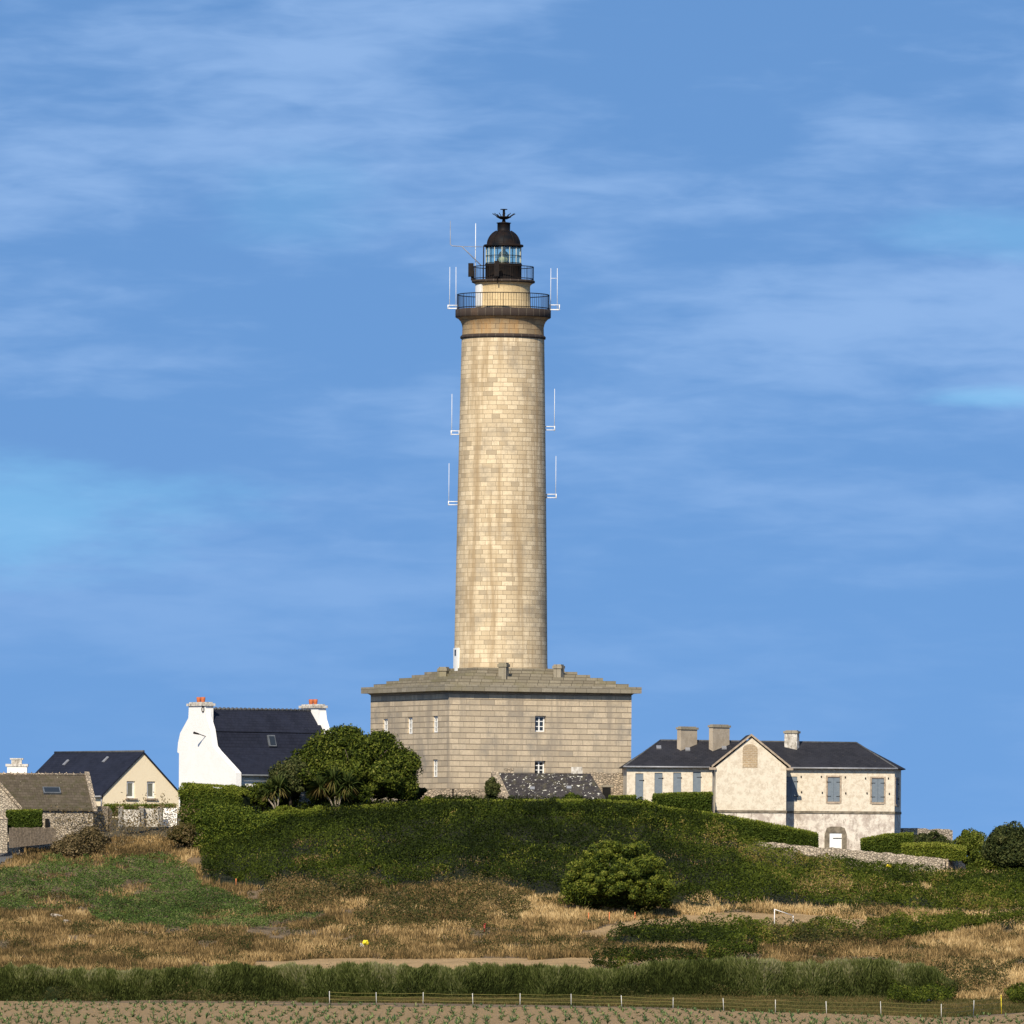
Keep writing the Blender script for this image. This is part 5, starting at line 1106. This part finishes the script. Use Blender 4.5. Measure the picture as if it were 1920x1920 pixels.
canopy('bracken', 'dense dark green bracken and brambles covering the hillside', 'bracken', 1200000, 1.45, .085, 'bracken', 41, .0, .50, .8, lump=2.6, excl=('clearing',))
canopy('scrub', 'tangled brown scrub and dead stems in front of the cottage and garden walls', 'scrubland', 300000, 2.3, .08, 'scrub', 47, .1, .85, .7, lump=2.0)
canopy('brambles', 'brownish green brambles mixed with dead fronds on the lower slope', 'bramble', 520000, 1.15, .08, 'bramble', 42, .0, .7, .9, lump=1.6)
canopy('weeds', 'low bright green weeds on the sloping field at left', 'green', 1100000, .42, .07, 'green', 43, .0, .75, .7, lump=1.2, thin=.36)
r = np.random.default_rng(44)
X, Y, z, px, py = sample(620000, (-80, 2000, 608, 700), None, ('path', 'path2', 'road'), r=r, jit=8)
isg = inany(px, py, 'green'); isb = inany(px, py, 'bracken'); bare = fbm(X, Y, 1.8, 77)
isb &= ~inany(px, py, 'clearing')
keep = (~isb | ((r.uniform(size=len(X)) < .10) & (fbm(X, Y, 3, 78) > .58))) & (~isg | ((r.uniform(size=len(X)) < .35) & (fbm(X, Y, 3.2, 45) < .40))) & (py > 1575) & ~((px > 1380) & (py < 1640))
keep &= (fbm(X, Y, 2.2, 51) > .34) & ((Y > 615) | (px > 1790))
X, Y, z, px, py = X[keep], Y[keep], z[keep], px[keep], py[keep]
tuft = vnoise(X, Y, .9, 54)
H = .14+.30*fbm(X, Y, 3.5, 52)+.34*tuft**2; H = np.where(px > 1380, H*1.1, H)
B = np.stack([X, Y, z-.02], 1); V = blades(B, H, .025, .34, r=r)
lit = np.clip((px-850)/150, 0, 1)*np.clip((1765-py)/30, 0, 1)+np.clip((px-1600)/200, 0, 1)*.8+.6*np.clip(1-np.abs(py-1702)/14, 0, 1)*(px > 630)*(px < 800)  # zones of sunlit straw, their brightness put into the blade tint
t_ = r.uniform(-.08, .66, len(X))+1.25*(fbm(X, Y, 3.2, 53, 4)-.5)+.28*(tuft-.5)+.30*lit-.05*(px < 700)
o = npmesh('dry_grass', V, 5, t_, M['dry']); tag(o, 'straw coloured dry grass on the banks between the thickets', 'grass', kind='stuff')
# green tufts mixed through the dry grass
X, Y, z, px, py = sample(520000, (-80, 2000, 608, 668), None, ('path', 'path2', 'road', 'bracken'), r=r, jit=8)
f_ = fbm(X, Y, 2.0, 61, 4); keep = f_ > .575; X, Y, z, f_ = X[keep], Y[keep], z[keep], f_[keep]
C = np.stack([X, Y, z+r.uniform(0, 1, len(X))**.6*(.15+3.2*(f_-.575))*(.6+vnoise(X, Y, .7, 62))], 1)
o = npmesh('green_tufts', leaves(C, .065, .4, up=(0, 0, 1), upb=1.0, r=r), 4, r.uniform(.0, .5, len(X))+.7*(fbm(X, Y, 4, 64)-.5), M['bramble']); tag(o, 'olive green tufts and low weeds scattered through the dry grass', 'weeds', kind='stuff')
# grass strip between fence and hedge
n = 150000; px_ = r.uniform(560, 2000, n); u_ = r.uniform(0, 1, n); ye = field_edge(px_); Y = ye+(613-ye)*u_; X = (px_-960)*Y/F; z = gz(X, Y)
B = np.stack([X, Y, z-.01], 1); V = blades(B, .12+.16*fbm(X, Y, 2, 71), .02, .4, r=r); o = npmesh('verge_grass', V, 5, r.uniform(.05, .7, n)+.6*(fbm(X, Y, 3, 72)-.5), M['verge'] if 'verge' in M else M['bramble']); tag(o, 'short olive grass strip behind the wire fence', 'grass', kind='stuff')

# tamarisk hedge along the field
TH = thing('feathery_hedge', 'long feathery grey green hedge bordering the ploughed field', 'hedge', (wx(0, 1878, 611), 611, 0.0))
n = 230000; px_ = r.uniform(-80, 1795, n); Yc = 611.5+1.6*(vnoise(px_/26, px_*0, 4, 81)-.5); X = (px_-960)*Yc/F
fade = np.clip((1800-px_)/70, 0.25, 1)
hump = vnoise(X, X*0, 1.9, 82)*.7+vnoise(X, X*0, .6, 83)*.3+vnoise(X, X*0, 6, 84)*.5
Ht = (1.62+.72*hump)*fade**.6; k = r.uniform(size=n)**.8
zb7 = gz(X, np.full(n, 610.))
bulge = vnoise(X+Yc*0, k*Ht*.8+3, .75, 85)*.6+vnoise(X, k*Ht+9, 1.9, 88)*.7
wdt = (.45+.75*bulge)*np.sqrt(np.clip(1-(k*.95)**4, .03, 1)); off = r.normal(size=n)*.10-np.where(r.uniform(size=n) < .8, wdt, -wdt)*r.uniform(.75, 1.0, n)
B = np.stack([X+r.normal(size=n)*.03, Yc+off, zb7+k*Ht-.2], 1)
B[:, 0] -= TH.location.x; B[:, 1] -= TH.location.y
fan = np.stack([(vnoise(X, k*Ht, .8, 87)-.5)*1.1, off*.5, np.zeros(n)], 1)
V = blades(B, .15+.26*k*vnoise(X, X*0, .3, 89)+.05*k, .026, .24, r=r, dirb=fan)
t_ = r.uniform(-.15, .55, n)+.55*np.clip(k-.35, 0, 1)+.75*(bulge/1.3-.5)+.3*(vnoise(X, k*Ht*.5, .28, 91)-.5)+.25*(vnoise(X, X*0, 4, 90)-.5)
npmesh('foliage', V, 5, t_, M['reed'], TH)
core = MB();  # solid dark boxes, an added core hidden in the foliage
for i in range(60):
    xa = (-80+i*1860/60-960)*611.5/F-TH.location.x; xb = (-80+(i+1)*1860/60-960)*611.5/F-TH.location.x; core.box(xa, xb-.003, .45, .9, .0, .9 if i < 56 else .3)
core.build('inner_core', M['corehedge'], TH)

# ------------------------------------------------------------------ crop seedlings
protos = []
for s_ in range(5):
    r2 = np.random.default_rng(100+s_); nl = 9; a = r2.uniform(0, 2*math.pi, nl); L0 = r2.uniform(.16, .40, nl); el = r2.uniform(.45, 1.4, nl)
    d = np.stack([np.cos(a)*np.cos(el), np.sin(a)*np.cos(el), np.sin(el)], 1); p0 = np.zeros((nl, 3)); side = unit(np.cross(d, [0, 0, 1.]))*.026
    pm = d*(L0*.55)[:, None]; tip = d*L0[:, None]; tip[:, 2] -= .05; V = np.stack([p0-side*.3, p0+side*.3, pm+side, tip, pm-side], 1).reshape(-1, 3)
    o = npmesh('crop_seedling', V, 5, r2.uniform(.1, .95, nl), M['seed']); protos.append(o)
pts = []; r3 = np.random.default_rng(9)
yr = 500.0; row = 0
while yr < 606:
    xx = -31+r3.uniform(0, .4)
    while xx < 31:
        X = xx+r3.normal()*.08; Yv = yr+r3.normal()*1.3; px, py = proj(X, Yv, 0.05)
        if Yv < field_edge(px)-.6 and -5 < px < 1925 and py < 1925 and r3.uniform() < .62: pts.append((X, Yv))
        xx += .72
    yr += 4.0
pts.sort(key=lambda p: p[1]); used = set(); near = pts[:290]; rest = pts[290:]
for i, (X, Yv) in enumerate(near):
    k = i % 5; o = protos[k] if k not in used else protos[k].copy()
    if k in used: COL.objects.link(o)
    used.add(k); o.location = (X, Yv, .04); o.rotation_euler = (0, 0, r3.uniform(0, 6.28)); s_ = r3.uniform(.7, 1.5); o.scale = (s_, s_, s_)
    tag(o, 'small green seedling growing in bare brown soil in the nearest rows of the field', 'seedling', 'nearest crop seedlings in the ploughed field')
if rest:
    rp_ = np.array(rest); nl = 9; n = len(rp_); P0 = np.repeat(np.c_[rp_, np.full(n, .04)], nl, 0); a = r3.uniform(0, 2*math.pi, n*nl); L0 = r3.uniform(.14, .36, n*nl); el = r3.uniform(.4, 1.3, n*nl)
    d = np.stack([np.cos(a)*np.cos(el), np.sin(a)*np.cos(el), np.sin(el)], 1); side = unit(np.cross(d, [0, 0, 1.]))*.028; pm = P0+d*(L0*.55)[:, None]; tip = P0+d*L0[:, None]; tip[:, 2] -= .05
    o = npmesh('seedlings', np.stack([P0-side*.3, P0+side*.3, pm+side, tip, pm-side], 1).reshape(-1, 3), 5, r3.uniform(.1, .95, n*nl), M['seed']); tag(o, 'rows of small green seedlings farther back in the ploughed field', 'seedlings', kind='stuff')
print('SEEDLINGS', len(pts))

# ------------------------------------------------------------------ small things
FX = [(618,1859,1882),(706,1861,1884),(793,1861,1884),(887,1863,1884),(975,1863,1885),(1071,1864,1887),(1166,1867,1889),(1262,1871,1892),(1357,1872,1894),(1454,1875,1897),(1550,1878,1899),(1652,1878,1901),(1765,1883,1905),(1825,1876,1900),(1878,1866,1888)]
x, y = wx(618, 1882, 603), 603.0; FE = thing('wire_fence', 'low electric wire fence with thin white posts along the back of the ploughed field', 'fence', (x, y, 0)); pp = []
for i, (px, pt, pb) in enumerate(FX):
    Y = float(field_edge(px))-.2; X = wx(px, pb, Y)-x; zt5 = wz(px, pt, Y); ln_ = random.uniform(-.05, .05); pp.append((X, Y-y, zt5))
    MB().tube([(X, Y-y, -.05), (X+ln_, Y-y, zt5+.02)], .021, 6).build('post', M['yellow'] if i == 14 else M['postpaint'], FE, label='yellow end post' if i == 14 else None)
mb = MB()
for k in (.95, .66, .38):
    for i in range(len(pp)-1):
        a, b = Vector((pp[i][0], pp[i][1], pp[i][2]*k)), Vector((pp[i+1][0], pp[i+1][1], pp[i+1][2]*k)); c_ = (a+b)/2; c_.z -= .04; mb.tube([a, c_, b], .010, 4, False)
M['wire'] = m_simple('yellow_tape', (.28, .24, .06), .6)
mb.build('wire', M['wire'], FE)
a = gpt(1452, 1738); x0 = a[0]; T = thing('pipe_frame', 'thin white pipe frame standing on the sandy track below the bracken', 'frame', a)
b2 = wx(1487, 1728, a[1]+1)-x0
MB().tube([(0, 0, a[2]-.1), (0, 0, wz(1452, 1704, a[1]))], .03, 6).build('post', M['whitemetal'], T); MB().tube([(b2, 1, a[2]-.1), (b2, 1, wz(1487, 1717, a[1]))], .03, 6).build('post', M['whitemetal'], T)
MB().tube([(0.001, 0, wz(1452, 1705, a[1])), (b2, 1, wz(1487, 1717, a[1]))], .028, 6).build('crossbar', M['whitemetal'], T)
def stake(px, pyt, pyb, m, label, name='stake', group=None, r_=.03):
    a = gpt(px, pyb); mb = MB().tube([(0, 0, a[2]-.1), (.02, 0, wz(px, pyt, a[1]))], r_, 6); T = thing(name, label, 'stake', a, 0, group); mb.build('shaft', M[m], T); MB().lathe([(r_*1.4, wz(px, pyt, a[1])-.06), (r_*1.4, wz(px, pyt, a[1])+.02), (0, wz(px, pyt, a[1])+.03)], 8, (.02, 0)).build('cap', M[m], T)
stake(1103, 1712, 1733, 'orange', 'orange marker stake in the dry grass left of the sandy track, leftmost of three', group='orange stakes by the track')
stake(1142, 1711, 1730, 'orange', 'orange marker stake where the sandy track begins, middle of three', group='orange stakes by the track')
stake(1190, 1711, 1727, 'orange', 'orange marker stake just left below the round bush, rightmost of three', group='orange stakes by the track')
stake(442, 1648, 1664, 'orange', 'small orange stake at the lower left edge of the dark thicket')
stake(908, 1732, 1748, 'red', 'short dark red stake in the dry grass at the centre', r_=.06)
def blob(r_, seed, sx=1, sy=1, sz=.7, n=2):
    import bmesh
    bm = bmesh.new(); bmesh.ops.create_icosphere(bm, subdivisions=n, radius=r_); rn = random.Random(seed)
    for v in bm.verts: k = 1+rn.uniform(-.3, .3); v.co = Vector((v.co.x*k*sx, v.co.y*k*sy, v.co.z*k*sz))
    me = bpy.data.meshes.new('b'); bm.to_mesh(me); bm.free(); return me
def rock(px, py, r_, m, label, seed, name='rock', cat='rock', group=None, sx=1.2, lift=.5, sz=.7, Y=None):
    a = gpt(px, py) if Y is None else (wx(px, py, Y), Y, wz(px, py, Y)); me = blob(r_, seed, sx, 1, sz); me.name = name; me.materials.append(M[m]); o = bpy.data.objects.new(name, me); COL.objects.link(o); o.location = (a[0], a[1], a[2]+r_*sz*lift); tag(o, label, cat, group); return o
rock(22, 1582, .28, 'limed', 'limewashed boulder at the roadside below the gate pillar', 1, sx=1.5)
rock(76, 1576, .20, 'limed', 'smaller limewashed boulder at the foot of the wooden fence', 2, sx=1.5)
rock(143, 1550, .12, 'limed', 'small white stone in the scrub below the stone cottage', 3, lift=5)
for i, (px, py) in enumerate(((66, 1722), (100, 1720), (108, 1724), (150, 1707), (40, 1728), (125, 1734))):
    rock(px, py, .13+.04*(i % 3), 'rock', 'pale rock lying in the dry grass at lower left', 10+i, group='pale rocks at lower left', sx=1.5, lift=1.0)
a = gpt(682, 1782)
T = thing('plastic_litter', 'yellow and white plastic sheeting caught in the dry grass above the track', 'litter', (a[0], a[1], a[2]))
for m_, dx, dz, rr_, sd2, nm in (('yellow', .10, .48, .19, 4, 'yellow_plastic'), ('limed', -.15, .30, .14, 5, 'white_plastic'), ('limed', -.22, .10, .10, 6, 'white_scrap')):
    me = blob(rr_, sd2, 1, .6, .9); me.name = nm; me.materials.append(M[m_]); o = bpy.data.objects.new(nm, me); COL.objects.link(o); o.parent = T; o.location = (dx, 0, dz)
rock(1732, 1882, .35, 'navy', 'crumpled navy tarpaulin at the right end of the feathery hedge', 7, 'tarpaulin', 'tarpaulin', sx=1.5, sz=.4, Y=603, lift=1.2)
rock(1666, 1648, .16, 'yellow', 'yellow plastic scrap in the bracken below the terrace wall', 8, 'plastic_scrap', 'litter', lift=8)
